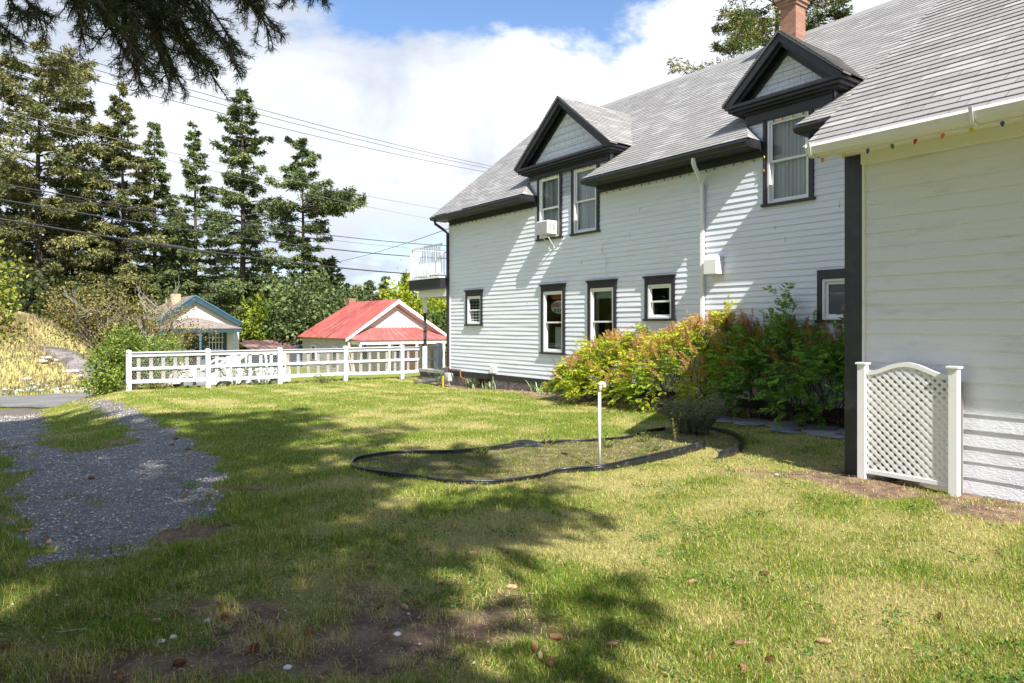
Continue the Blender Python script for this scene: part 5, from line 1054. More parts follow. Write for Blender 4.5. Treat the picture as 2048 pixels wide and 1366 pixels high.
lt(880, 660, 50, 1.4, 1.1, 1800, ((.05, .10, .02), (.15, .22, .05)), 147, 'dark green shrub behind the porch post right of the red roofed house', name='shrub')
# far wood that reads as one mass
rgw = np.random.default_rng(5); Pw, Dw_, Cw = [], [], []
for i in range(420):
    az = rgw.uniform(-1.05, 1.0); D = rgw.uniform(130, 270); x = math.tan(az)*D if abs(az) < .95 else az*D*1.3; h = rgw.uniform(12, 21)*(.85+.25*math.sin(az*9)); n = 150; f = rgw.uniform(0, 1, n); a = rgw.uniform(0, 6.28, n); r = (1-f)*h*.2*rgw.uniform(.5, 1.1, n)+.3
    Pw.append(np.stack([x+r*np.cos(a), D+r*np.sin(a), -2+f*h], 1)); Dw_.append(np.stack([np.cos(a), np.sin(a), .1+0*a], 1)+rgw.normal(size=(n, 3))*.4); Cw.append(np.clip(np.array([[.05, .075, .03]])*(1+rgw.normal()*.25)*(1+rgw.normal(size=(n, 1))*.3), .01, .4))
Pw = np.concatenate(Pw); o = leaves('far_wood', Pw, np.concatenate(Dw_), rgw.uniform(1., 2., len(Pw)), rgw.uniform(.7, 1.3, len(Pw)), np.concatenate(Cw), NEEDLE, None, rgw); tag(o, 'distant conifer wood along the horizon', 'wood', kind='stuff')
# spruces beside and behind the camera: they cast the shade on the lawn
SPC = ((.022, .034, .014), (.055, .06, .024))
conifer('spruce_tree', 'big spruce just behind the viewpoint on the right, casting the long shadow', 'tree', (1.7, -4.3, 0), 18.4, 2.9, 151, cols=SPC, z0=.10, dens=1.6, tuft=.3, prof=lambda f: (.62 if f < .5 else (.42 if .575 < f < .62 else (.86 if f < .86 else .86*((1-f)/.14)**.6))), tr=.3, gaps=.22, extra=((.535, .35, 3.3), (.545, .5, 3.5), (.555, .3, 3.1), (.51, .55, 3.0), (.65, .4, 3.3), (.66, .55, 3.1), (.48, .1, 2.7)))
conifer('spruce_tree', 'tall spruce behind the viewpoint, in the middle of the row', 'tree', (-1.3, -4.9, 0), 19.0, 4.3, 153, cols=SPC, z0=.12, dens=1.6, tuft=.3, prof=lambda f: (1-f)**.42, tr=.3, gaps=.08)
near = conifer('spruce_tree', 'spruce left of the viewpoint whose low boughs hang into the top left of the view', 'tree', (-4.6, .6, 0), 14.5, 4.0, 152, cols=SPC, z0=.36, dens=1.9, tuft=.3, prof=lambda f: (1-f)**.4, tr=.26, gaps=.1)
conifer('spruce_tree', 'spruce further left behind the viewpoint', 'tree', (-6.6, -3.2, 0), 16, 3.6, 154, cols=SPC, z0=.12, dens=1.6, tuft=.3, prof=lambda f: (1-f)**.45, tr=.26, gaps=.1)

# low boughs with real needles (part of the near spruce)
rg = np.random.default_rng(77); wood = MB(); NP, ND = [], []; TIPS = []; DCONE = mat('dark_cone', (.10, .055, .04), .8)
def needles(a, b, r, dens=620):
    l = (b-a).length; n = max(4, int(l*dens)); d = (b-a).normalized(); p = np.array(a)+np.array(b-a)*rg.uniform(0, 1.02, n)[:, None]
    q = rg.normal(size=(n, 3)); q -= (q@np.array(d))[:, None]*np.array(d); q /= np.linalg.norm(q, axis=1, keepdims=True); NP.append(p); ND.append(q*.8+np.array(d)*.75+rg.normal(size=(n, 3))*.12)
def twig(p, d, l, dep, r=.0035):
    k = 3; q = p; pts = [p]
    for i in range(k):
        d = (d+Vector(rg.normal(size=3)*.10)+Vector((0, 0, -.07))).normalized(); q = q+d*l/k; pts.append(q)
    wood.tube(pts, [r*(1-.6*i/k) for i in range(k+1)], 4, cap=False)
    for i in range(k): needles(pts[i], pts[i+1], r)
    else: TIPS.append(q)
    if dep:
        nk = max(2, int(l/.035))
        for j in range(nk):
            f = (j+.6)/nk; i = min(int(f*k), k-1); c = pts[i].lerp(pts[i+1], f*k-i); sg = 1 if j % 2 else -1; side = d.cross(Vector((0, -1, .25))).normalized()*sg
            twig(c, (d*.75+side*.75+Vector(rg.normal(size=3)*.22)).normalized(), l*(.52-.25*f)*rg.uniform(.7, 1.15), dep-1, r*.6)
TIPS = TIPS; TRK = Vector((-4.6, .6, 3.9))
boughs = [ # pixel path of each bough end (at real depth), twig length
  ([(120, -330), (210, -120), (270, -10), (330, 60), (392, 110)], 2.55, .20), ([(60, -330), (150, -120), (215, -20), (268, 40), (310, 90)], 2.4, .17), ([(230, -330), (330, -120), (395, -10), (430, 30), (462, 80)], 2.7, .19),
  ([(330, -300), (430, -100), (490, -30), (525, 20), (540, 45)], 2.9, .15), ([(430, -300), (560, -90), (600, -40), (626, -18), (645, -6)], 3.0, .11), ([(-120, -330), (-20, -110), (30, -30), (60, 10), (96, 30)], 2.3, .13),
  ([(-280, -250), (-120, -60), (-50, 10), (0, 50), (22, 68)], 2.45, .12), ([(-40, -300), (60, -120), (110, -50), (150, -5), (182, 24)], 2.5, .12), ([(150, -300), (260, -80), (330, 20), (360, 80), (388, 132)], 2.8, .15), ([(90, -300), (170, -90), (200, -30), (235, 10), (262, 60)], 2.65, .15),
  ([(200, -280), (290, -110), (340, -40), (380, 20), (420, 60)], 2.45, .17), ([(280, -280), (380, -120), (440, -60), (480, -20), (505, 14)], 2.75, .14), ([(170, -280), (250, -60), (300, 30), (322, 78), (345, 128)], 2.6, .13), ([(10, -280), (90, -110), (130, -60), (215, -40), (300, -20)], 2.75, .16)]
bl2 = []
for path, D, tl in boughs:
    bl2.append((path, D, tl)); big = path[-1][1] > 70
    for k in range(2 if big else 1):
        ju, jv = rg.normal()*38, rg.normal()*14+(26 if big else 4); bl2.append(([(u+ju*(.4+.25*i), v+jv*(.5+.15*i)) for i, (u, v) in enumerate(path)], D+rg.normal()*.2, tl*.95))
for path, D, tl in bl2:
    pts = [at(u, v, D+.12*math.sin(i*1.9+D*7)) for i, (u, v) in enumerate(path)]; st = TRK.lerp(pts[0], .5)+Vector((0, 0, .25)); full = [TRK, st]+pts
    wood.tube(full, [.02, .012]+[.008-.0011*i for i in range(len(pts))], 6, cap=False)
    for i in range(1, len(pts)):
        a, b = pts[i-1], pts[i]; n = max(2, int((b-a).length/.034)); needles(a, b, .01, 500); d = (b-a).normalized()
        for j in range(n):
            c = a.lerp(b, (j+.5)/n); side = Vector(rg.normal(size=3)); side -= side.dot(d)*d; side.normalize(); g = (i+(j+.5)/n)/len(pts)
            twig(c, (d*.55+side*.75+Vector((0, 0, -.38))).normalized(), tl*rg.uniform(.45, 1.)*(1.15-.45*g), 1)
    twig(pts[-1], (pts[-1]-pts[-2]).normalized(), tl*.55, 1)
wood.build('bough', mat('twig_bark', (.12, .075, .05), .9), near)
NP = np.concatenate(NP); ND = np.concatenate(ND); n = len(NP); print('NEEDLES', n)
leaves('bough_needles', NP, ND, rg.uniform(.019, .029, n), rg.uniform(.0015, .0023, n), vary((.05, .075, .026), n, .3, rg), NEEDLE, near, rg)
for i in range(16):
    p = TIPS[(i*37+11) % len(TIPS)]
    if p.z > 3.1: continue
    m = MB(); m.tube([p+Vector((0, 0, z)) for z in (.012, .006, 0, -.012, -.024, -.03)], [.002, .006, .008, .0085, .005, .002], 8); m.build('hanging_cone', DCONE, near)

# ---------------- hillside cover ----------------
n = 30000; s_ = RNG.uniform(35.2, 50, n); t_ = RNG.uniform(-16, 8, n); x_, y_ = s_*DW[0]+t_*DN[0], s_*DW[1]+t_*DN[1]; P = np.stack([x_, y_, terrain(x_, y_)-.02], 1); ns = vnoise(x_, y_, .6, 21); mixh = np.clip(.5+.4*ns+RNG.normal(size=n)*.25, 0, 1)[:, None]
low_ = (RNG.uniform(size=n) < (1-sm(s_, 35.6, 37.5))*.7)[:, None]
ch_ = (np.array([[.38, .275, .165]])*mixh+np.array([[.30, .265, .15]])*(1-mixh))*(1+RNG.normal(size=(n, 1))*.15); ch_ = np.where(low_, vary((.20, .24, .06), n, .2), ch_)
o = blades(P, RNG.uniform(.14, .42, n)*(1+.5*ns), RNG.uniform(.02, .05, n), np.clip(RNG.normal(.4, .2, n), .05, .9), np.clip(ch_, .01, .9), 'dry_grass'); tag(o, 'tall dry golden grass covering the bank', 'grass', kind='stuff')
RK = mat('outcrop_rock', (.26, .23, .22), .95, (3, 1., .15), (1.2, (.11, .10, .10), .4, .6)); LR = mat('rubble', (.50, .47, .43), .9, (5, .6, .05), (2, (.4, .36, .32), .45, .7))
def rock(p, a, b, c, seed, m, ax=None):
    bm = bmesh.new(); bmesh.ops.create_icosphere(bm, subdivisions=2, radius=1); r = random.Random(seed); sd = r.uniform(0, 99)
    for v in bm.verts:
        q = v.co.copy(); k = 1+.32*mnoise.noise(q*1.3+Vector((sd, 0, 0)))+.12*mnoise.noise(q*4+Vector((sd, 5, 0))); q = Vector((q.x*a, q.y*b, q.z*c))*k
        if ax: q = Vector((q.x*ax[0]-q.y*ax[1], q.x*ax[1]+q.y*ax[0], q.z+q.x*ax[2]))
        v.co = q+Vector(p)
    bm.verts.ensure_lookup_table(); m.add([v.co.copy() for v in bm.verts], [tuple(v.index for v in f.verts) for f in bm.faces]); bm.free()
m = MB(); pts = [(112, 706), (128, 714), (145, 724), (160, 736), (176, 745)]
for i, (u, v) in enumerate(pts):
    p = ground(u, v); rock((p.x, p.y, p.z-.05), 1.5, .9, .32, i, m, (.95, -.2, -.18))
tag(m.build('rock_outcrop', RK), 'dark grey slab of bare rock running down the dry bank', 'rock')
m = MB()
for i in range(170):
    t = RNG.uniform(-9, 6.5); s = 35.5+abs(RNG.normal())*1.0; p = L(s, t, 0); a = RNG.uniform(.06, .22); rock((p[0], p[1], tz(p[0], p[1])+.02), a, a*.8, a*.45, i, m)
for i, (u, v) in enumerate(((148, 742), (158, 748), (172, 752), (182, 756), (166, 744), (90, 716), (100, 722))):
    p = ground(u, v)
    for k in range(4): rock((p.x+RNG.normal()*.35, p.y+RNG.normal()*.3, p.z+.0), .24, .18, .09, i*9+k, m)
tag(m.build('rubble', LR), 'pale broken rock rubble along the foot of the bank', 'rubble', kind='stuff')

# ---------------- cottages across the street ----------------
def clap(m, c0, c1, z0, z1, expo=.16):   # clapboard sheet between two ground points
    c0, c1 = Vector(c0), Vector(c1); d = (c1-c0).normalized(); nrm = Vector((d.y, -d.x, 0)); n = round((z1-z0)/expo)
    for i in range(n):
        a, b = z0+(z1-z0)*i/n, z0+(z1-z0)*(i+1)/n; A = c0+nrm*.02; B = c1+nrm*.02
        m.quad((A.x, A.y, a), (B.x, B.y, a), (c1.x, c1.y, b), (c0.x, c0.y, b)); m.quad((c0.x, c0.y, a), (c1.x, c1.y, a), (B.x, B.y, a), (A.x, A.y, a))
def wbox(m, s, t0, t1, z0, z1, th=.06, out=.04): m.box(s-out, s+th, t0, t1, z0, z1)
# blue trimmed cottage
SB = 50.2; SP = 48.6; bt = lambda u, s=SB: t_of(u, s)
tL, tR = bt(311), bt(478); zg_ = -1.45; zev = z_of(306.6, 643, SB); zap = z_of(388, 590.6, SB); tA = bt(388); tEl, tEr = bt(304), bt(484)
BLUE = mat('blue_trim', (.025, .062, .09), .5, None, (4, (.04, .09, .125), .5, .7)); LBLUE = mat('light_blue_trim', (.06, .145, .20), .5); CREAM = mat('cream_siding', (.70, .66, .60), .6)
bc = thing('blue_trimmed_cottage', 'small white cottage with blue trim, hipped porch roof and tan brick chimney', 'house', L(SB, tA, zg_))
m = MB(); clap(m, L(SB, tL, 0), L(SB, tR, 0), zg_, zev-.05)
n = 12
for i in range(n):
    a, b = zev-.05+(zap-zev)*i/n, zev-.05+(zap-zev)*(i+1)/n; fa, fb = i/n, min(1, (i+1)/n); la, ra = tEl+(tA-tEl)*fa+.3, tEr+(tA-tEr)*fa-.3; lb2, rb2 = tEl+(tA-tEl)*fb+.3, tEr+(tA-tEr)*fb-.3
    if la < ra: m.quad(L(SB-.02, la, a), L(SB-.02, ra, a), L(SB, max(rb2, tA), b), L(SB, min(lb2, tA), b))
clap(m, L(SB+7, tL, 0), L(SB, tL, 0), zg_, zev); clap(m, L(SB, tR, 0), L(SB+7, tR, 0), zg_, zev); m.quad(L(SB+7, tL, zg_), L(SB+7, tR, zg_), L(SB+7, tR, zev), L(SB+7, tL, zev)); m.build('wall', CREAM, bc, recalc=False)
m = MB()
sheet(m, L(SB+7.2, tEl, zev), L(SB-.35, tEl, zev), L(SB+7.2, tA, zap), L(SB-.35, tA, zap), .16, .01); sheet(m, L(SB-.35, tEr, zev-.1), L(SB+7.2, tEr, zev-.1), L(SB-.35, tA, zap), L(SB+7.2, tA, zap), .16, .01)
br = m.build('roof', OLDSHINGLE, bc, recalc=False)
m = MB()
for te in (tEl, tEr):
    m.prism([L(SB-.38, te, zev-(.1 if te == tEr else 0)), L(SB-.38, tA, zap), L(SB-.38, tA, zap-.42), L(SB-.38, te+(tA-te)*.1, zev-.28)], Vector(L(.3, 0, 0)))
m.build('gable_board', BLUE, bc); m = MB()
for te in (tEl, tEr): m.prism([L(SB-.43, te, zev-(.1 if te == tEr else 0)+.02), L(SB-.43, tA, zap+.03), L(SB-.43, tA, zap-.07), L(SB-.43, te, zev-.16)], Vector(L(.06, 0, 0)))
m.build('gable_edge', LBLUE, bc)
m = MB(); vt0, vt1 = bt(382), bt(391); m.box(SB-.06, SB, vt0-.05, vt1+.05, z_of(386, 624, SB), z_of(386, 611, SB))
vo_ = m.build('gable_vent', TRIM, bc); m = MB()
for k in range(4): zz_ = z_of(386, 622.5-k*3.1, SB); m.box(SB-.075, SB-.055, vt0, vt1, zz_, zz_+.05)
m.build('vent_slot', BLK, vo_)
ch0 = t_of(342, SB+2.2); bx(m2 := MB(), SB+2.0, SB+2.5, ch0, ch0+.58, .8, z_of(350, 588, SB+2.2)); m2.build('chimney', mat('tan_brick', (.62, .40, .27), .9, (6, .3, .01), ((3, 3, 14), (.5, .3, .2), .45, .6)), br)
m = MB(); q = Vector(L(SB+3, t_of(333, SB+3), 0)); m.tube([(q.x, q.y, 1.), (q.x, q.y, z_of(333, 599, SB+3))], .1, 8); m.build('flue_pipe', METAL, br)
pu = (327, 399.5, 467); zp = z_of(400, 665, SP); zpt = z_of(400, 657, SP)
pL, pR = t_of(320, SP), t_of(476, SP)
m = MB(); z1 = z_of(388, 636, SB); a, b = bt(372), bt(402); e0, e1 = pL-.25, pR+.3
m.add([L(SP-.3, e0, zpt), L(SP-.3, e1, zpt), L(SB-.03, b, z1), L(SB-.03, a, z1), L(SB-.03, e0, zpt), L(SB-.03, e1, zpt)], [(0, 1, 2, 3), (0, 3, 4), (1, 5, 2)], [[(0, 0), (5, 0), (3.5, 1.7), (1.8, 1.7)], [(0, 0), (1.7, 1.7), (0, 1.7)], [(0, 0), (1.7, 0), (1.7, 1.7)]]); m.build('porch_roof', OLDSHINGLE, bc)
m = MB(); m.box(SP-.25, SP-.05, pL-.15, pR+.2, zp, zpt-.02); m.box(SP-.05, SB, pL-.15, pL, zp, zpt-.02); m.box(SP-.05, SB, pR+.05, pR+.2, zp, zpt-.02); m.build('porch_beam', BLUE, bc)
for u in pu:
    c0 = Vector(L(SP-.15, t_of(u, SP), 0)); m = MB(); m.tube([c0+Vector((0, 0, z)) for z in (zg_, zg_+.9, zg_+.95, zg_+1.05, zg_+1.1, zp-.7, zp-.62, zp-.55, zp-.5, zp)], [.085, .085, .06, .09, .055, .07, .05, .09, .085, .085], 10); m.build('porch_post', LBLUE, bc)
m = MB(); m.box(SP-.3, SB, pL-.1, pR+.1, zg_-.2, zg_+.12); m.build('porch_floor', GREYFLOOR, bc)
m = MB(); da, db = bt(369), bt(407); zt_ = z_of(388, 665, SB); m.box(SB-.08, SB-.02, da, da+.12, zg_, zt_); m.box(SB-.08, SB-.02, bt(396), bt(399), zg_, zt_); m.box(SB-.08, SB-.02, da+.12, bt(396), z_of(388, 675, SB), z_of(388, 673.5, SB)); dfr = m.build('door_frame', BLUE, bc)
m = MB(); m.box(SB-.05, SB-.03, da+.12, bt(396), z_of(380, 673, SB), zt_); m.build('transom_panel', mat('ochre_panel', (.35, .16, .07), .6), dfr); m = MB(); m.box(SB-.04, SB-.02, da+.12, bt(396), zg_, z_of(388, 675, SB)); m.build('door', mat('dark_door', (.02, .02, .02), .5), dfr)
m = MB(); wa, wb = bt(404), bt(453); zb_, zc_ = zg_+.6, zt_; m.box(SB-.08, SB-.02, wa, wa+.35, zb_, zc_); m.box(SB-.08, SB-.02, wb-.2, wb, zb_, zc_); m.box(SB-.08, SB-.02, wa+.35, wb-.2, zb_, zb_+.15); wf = m.build('window', BLUE, bc)
m = MB(); m.quad(L(SB-.05, wa+.35, zb_+.15), L(SB-.05, wb-.2, zb_+.15), L(SB-.05, wb-.2, zc_), L(SB-.05, wa+.35, zc_)); m.build('pane', mat('dark_glass', (.03, .035, .04), .08, spec=.8), wf)
m = MB()
for k in range(5): tk = wa+.35+(wb-.55-wa)*(k+.5)/5; m.box(SB-.07, SB-.055, tk-.02, tk+.02, zb_+.15, zc_)
for k in (.35, .62, .8): zk = zb_+.15+(zc_-zb_-.15)*k; m.box(SB-.072, SB-.057, wa+.35, wb-.2, zk-.02, zk+.02)
m.build('muntin', TRIM, wf)
# red roofed house
SR = s_of(686, 0) if False else None
p0 = Vector(((685.5-1024)/FPX*42, 42, 0)); SR, tr0 = ST(p0.x, p0.y); rt = lambda u: t_of(u, SR)
tr1 = rt(895.6); trA = rt(791); zre = z_of(685.5, 677, SR); zra = z_of(791, 599, SR); zrg = -1.5; LR_ = 7.6
REDR = mat('red_metal_roof', (.39, .10, .09), .55, None, (1.2, (.46, .17, .15), .4, .7)); OLDW = mat('weathered_white_boards', (.56, .52, .47), .85, None, ((3, 3, 16), (.36, .33, .29), .45, .7)); WB = mat('gable_white_boards', (.68, .62, .58), .8, None, ((2, 2, 14), (.50, .42, .38), .5, .75))
rh = thing('red_roofed_house', 'small weathered white house with a red metal roof and red porch roof', 'house', L(SR, trA, zrg))
m = MB(); clap(m, L(SR, tr0+.25, 0), L(SR, tr1-.35, 0), zrg, zre-.1, .15); clap(m, L(SR+LR_, tr0+.25, 0), L(SR, tr0+.25, 0), zrg, zre, .15); clap(m, L(SR, tr1-.35, 0), L(SR+LR_, tr1-.35, 0), zrg, zre, .15); m.quad(L(SR+LR_, tr0+.25, zrg), L(SR+LR_, tr1-.35, zrg), L(SR+LR_, tr1-.35, zre), L(SR+LR_, tr0+.25, zre)); m.build('wall', OLDW, rh, recalc=False)
m = MB(); n = 14
for i in range(n):
    f0, f1 = i/n, (i+1)/n; l0, r0 = tr0+(trA-tr0)*f0+.35, tr1+(trA-tr1)*f0-.35; l1, r1 = min(tr0+(trA-tr0)*f1+.35, trA), max(tr1+(trA-tr1)*f1-.35, trA)
    if l0 < r0: a, b = zre-.1+(zra-zre-.1)*f0, zre-.1+(zra-zre-.1)*f1; m.quad(L(SR-.02, l0, a), L(SR-.02, r0, a), L(SR, r1, b), L(SR, l1, b))
m.build('gable_wall', WB, rh, recalc=False)
def ribs(m, a, b, c, d, n, w_=.05, h_=.03):
    a, b, c, d = map(Vector, (a, b, c, d)); nn = (b-a).cross(d-a).normalized(); nn = nn if nn.z > 0 else -nn
    m.prism([a, b, c, d], nn*-.03)
    for k in range(n+1):
        f = k/n; p, q = a.lerp(b, f), d.lerp(c, f); sd = (b-a).normalized()*w_*.5; m.add([p-sd, p+sd, q+sd, q-sd, p-sd+nn*h_, p+sd+nn*h_, q+sd+nn*h_, q-sd+nn*h_], [(4, 5, 6, 7), (0, 1, 5, 4), (1, 2, 6, 5), (3, 0, 4, 7)])
hov = .45
m = MB(); ribs(m, L(SR-hov, tr0, zre), L(SR+LR_+.3, tr0, zre), L(SR+LR_-.9, trA, zra), L(SR-hov, trA, zra), 34, .05, .035); ribs(m, L(SR-hov, tr1, zre), L(SR+LR_+.3, tr1, zre), L(SR+LR_-.9, trA, zra), L(SR-hov, trA, zra), 34, .04, .02); m.prism([L(SR+LR_+.3, tr0, zre), L(SR+LR_+.3, tr1, zre), L(SR+LR_-.9, trA, zra)], (0, 0, -.03)); rr = m.build('roof', REDR, rh)
m = MB()
for te in (tr0, tr1): m.prism([L(SR-hov-.03, te, zre-.02), L(SR-hov-.03, trA, zra-.01), L(SR-hov-.03, trA, zra-.26), L(SR-hov-.03, te, zre-.2)], Vector(L(.05, 0, 0)))
m.build('gable_board', TRIM, rh); m = MB()
for te in (tr0, tr1): m.prism([L(SR-hov, te+(trA-te)*.05, zre-.08), L(SR-hov, trA, zra-.2), L(SR-.04, trA, zra-.32), L(SR-.04, te+(trA-te)*.05, zre-.2)], (0, 0, -.03))
m.build('gable_soffit', mat('pinkish_soffit', (.52, .38, .35), .8), rh)
m = MB(); tc_ = t_of(687, SR+LR_-.5); bx(m, SR+LR_-.9, SR+LR_-.4, trA-.25, trA+.25, zra-.4, z_of(689, 597, SR+LR_-.6)); m.build('chimney', BRICK, rr)
SQ = SR-1.9; q0, q1 = t_of(718, SQ), t_of(904, SQ); zpe = z_of(718, 681, SQ); zpt = z_of(790, 655, SR); ta_, tb_ = rt(742), rt(830)
m = MB(); ribs(m, L(SQ, q0, zpe), L(SQ, q1, zpe), L(SR-.03, tb_, zpt), L(SR-.03, ta_, zpt), 13); a = Vector(L(SQ, q0, zpe)); m.prism([a, L(SR-.03, ta_, zpt), L(SR-.03, tr0+.2, zre+.02)], (0, 0, -.03)); m.prism([L(SQ, q1, zpe), L(SR-.03, tb_, zpt), L(SR-.03, tr1-.1, zre+.02)], (0, 0, -.03)); m.build('porch_roof', REDR, rh)
m = MB(); m.box(SQ+.1, SQ+.2, q0+.15, q1-.15, zpe-.26, zpe-.04); m.box(SQ+.2, SR, q0+.15, q0+.25, zpe-.26, zpe-.04); m.box(SQ+.2, SR, q1-.25, q1-.15, zpe-.26, zpe-.04); m.build('porch_beam', TRIM, rh)
for u in (723, 781, 836, 890):
    c0 = Vector(L(SQ+.15, t_of(u, SQ), 0)); m = MB(); m.tube([c0+Vector((0, 0, z)) for z in (zrg, zrg+.8, zrg+1., zpe-.8, zpe-.6, zpe-.26)], [.08, .08, .055, .055, .085, .085], 8); m.build('porch_post', TRIM, rh)
m = MB(); m.box(SQ+.05, SR, q0+.1, q1-.1, zrg-.2, zrg+.15); m.build('porch_floor', GREYFLOOR, rh)
zd = z_of(800, 752, SR)
m = MB(); m.box(SR-.06, SR-.02, rt(800), rt(832), zrg, z_of(815, 687, SR)); m.build('plywood_panel', mat('orange_plywood', (.50, .22, .09), .7, None, ((2, 2, 8), (.38, .16, .07), .45, .6)), rh)
for ua, ub in ((786, 799), (842, 852), (717, 733)):
    m = MB(); m.box(SR-.07, SR-.02, rt(ua)-.1, rt(ub)+.1, zrg+.9, z_of(790, 688, SR)+.05); wq = m.build('window', TRIM, rh); m = MB(); m.box(SR-.08, SR-.07, rt(ua), rt(ub), zrg+1., z_of(790, 688, SR)-.05); m.build('pane', mat('dark_glass2', (.03, .04, .04), .1, spec=.8), wq)
for u in (629, 672):      # windows on its left side wall
    s = s_of(u, tr0+.25); m = MB(); m.box(s-.42, s+.42, tr0+.16, tr0+.24, -.75, .28); wq = m.build('window', TRIM, rh); m = MB(); m.box(s-.28, s+.28, tr0+.15, tr0+.16, -.7, .18); m.build('pane', mat('dark_glass3', (.03, .04, .04), .1, spec=.8), wq)
ld = thing('wooden_board', 'pale board leaning against the left corner of the red roofed house', 'board', L(SR-.5, rt(690), zrg)); m = MB(); ta = rt(691); m.prism([L(SR-.8, ta-.35, zrg), L(SR-.8, ta-.27, zrg), L(SR-.5, ta+.04, zre-.2), L(SR-.5, ta-.04, zre-.2)], Vector(L(.05, 0, 0))); m.prism([L(SR-.8, ta+.35, zrg), L(SR-.8, ta+.27, zrg), L(SR-.5, ta-.04, zre-.2), L(SR-.5, ta+.04, zre-.2)], Vector(L(.05, 0, 0))); m.build('plank', mat('plank', (.6, .5, .4), .8), ld)
# rusty shed between them
SS_ = 49.0; a, b = t_of(505, SS_), t_of(650, SS_); sh = thing('rusty_shed', 'low shed with a rusty brown metal roof between the two cottages', 'shed', L(SS_, (a+b)/2, -1.5))
RSTR = mat('rusty_roof', (.10, .065, .06), .7, None, ((.8, .8, 3), (.32, .20, .17), .45, .62)); zl, zh = z_of(560, 700, SS_), z_of(560, 680, SS_+2.4)
m = MB(); ribs(m, L(SS_, a, zl), L(SS_, b+.6, zl), L(SS_+2.6, b, zh), L(SS_+2.6, a-.6, zh), 12, .06, .04); m.build('roof', RSTR, sh); m = MB(); m.box(SS_+.2, SS_+2.5, a+.1, b, -1.6, zl-.1); m.build('wall', mat('dark_boards', (.06, .05, .045), .9), sh)
ts = thing('blue_tarp', 'small blue tarp and white sheet at the right end of the rusty shed', 'tarp', L(SS_-1, t_of(608, SS_), -1.4)); m = MB(); q = t_of(606, SS_-1); m.prism([L(SS_-1, q-.6, -1.4), L(SS_-1, q+.6, -1.4), L(SS_-.8, q+.35, .05), L(SS_-.8, q-.1, .2)], Vector(L(.8, 0, 0))); m.build('tarp_sheet', mat('tarp_blue', (.06, .10, .2), .5), ts)
fs_ = thing('white_outbuilding', 'long low white outbuilding roof glimpsed behind the rusty shed', 'outbuilding', L(58, t_of(560, 58), -1.5)); m = MB(); a, b = t_of(470, 58), t_of(655, 58); m.box(58, 61, a, b, -1.5, z_of(560, 683, 58)); m.build('wall', OLDW, fs_); m = MB(); m.box(57.7, 61.3, a-.3, b+.3, z_of(560, 683, 58), z_of(560, 679, 58)); m.build('roof', TRIM, fs_)
# canopy with red posts and a plank fence at the right
cn = thing('red_canopy', 'flat white canopy on red posts beyond the porch', 'canopy', L(60, t_of(890, 60), -1.6)); a, b = t_of(876, 60), t_of(930, 60); z0, z1 = z_of(890, 634, 60), z_of(890, 619, 60)
m = MB(); m.box(59, 64, a, b, z0+.25, z1); m.build('canopy_roof', TRIM, cn); m = MB(); m.box(58.95, 64.05, a-.05, b+.05, z0-.1, z0+.25); m.build('canopy_band', mat('canopy_red', (.42, .06, .04), .6), cn)
for u in (885, 905): c = L(60, t_of(u, 60), 0); m = MB(); m.boxw(c[0]-.12, c[0]+.12, c[1]-.12, c[1]+.12, -1.6, z0-.1); m.build('canopy_post', mat('post_red', (.4, .08, .05), .6), cn)
pf = thing('plank_fence', 'tan vertical plank fence right of the red roofed house', 'fence', L(44, t_of(900, 44), -1.5)); m = MB(); a = t_of(880, 44)
for k in range(26): m.box(44, 44.03, a+k*.16, a+k*.16+.145, -1.5, z_of(890, 709, 44)+.03*math.sin(k*2.))
m.build('planks', mat('tan_plank', (.55, .42, .27), .85), pf)
# street corner post visible through fence, gas pump like sheds are left out: nothing readable there

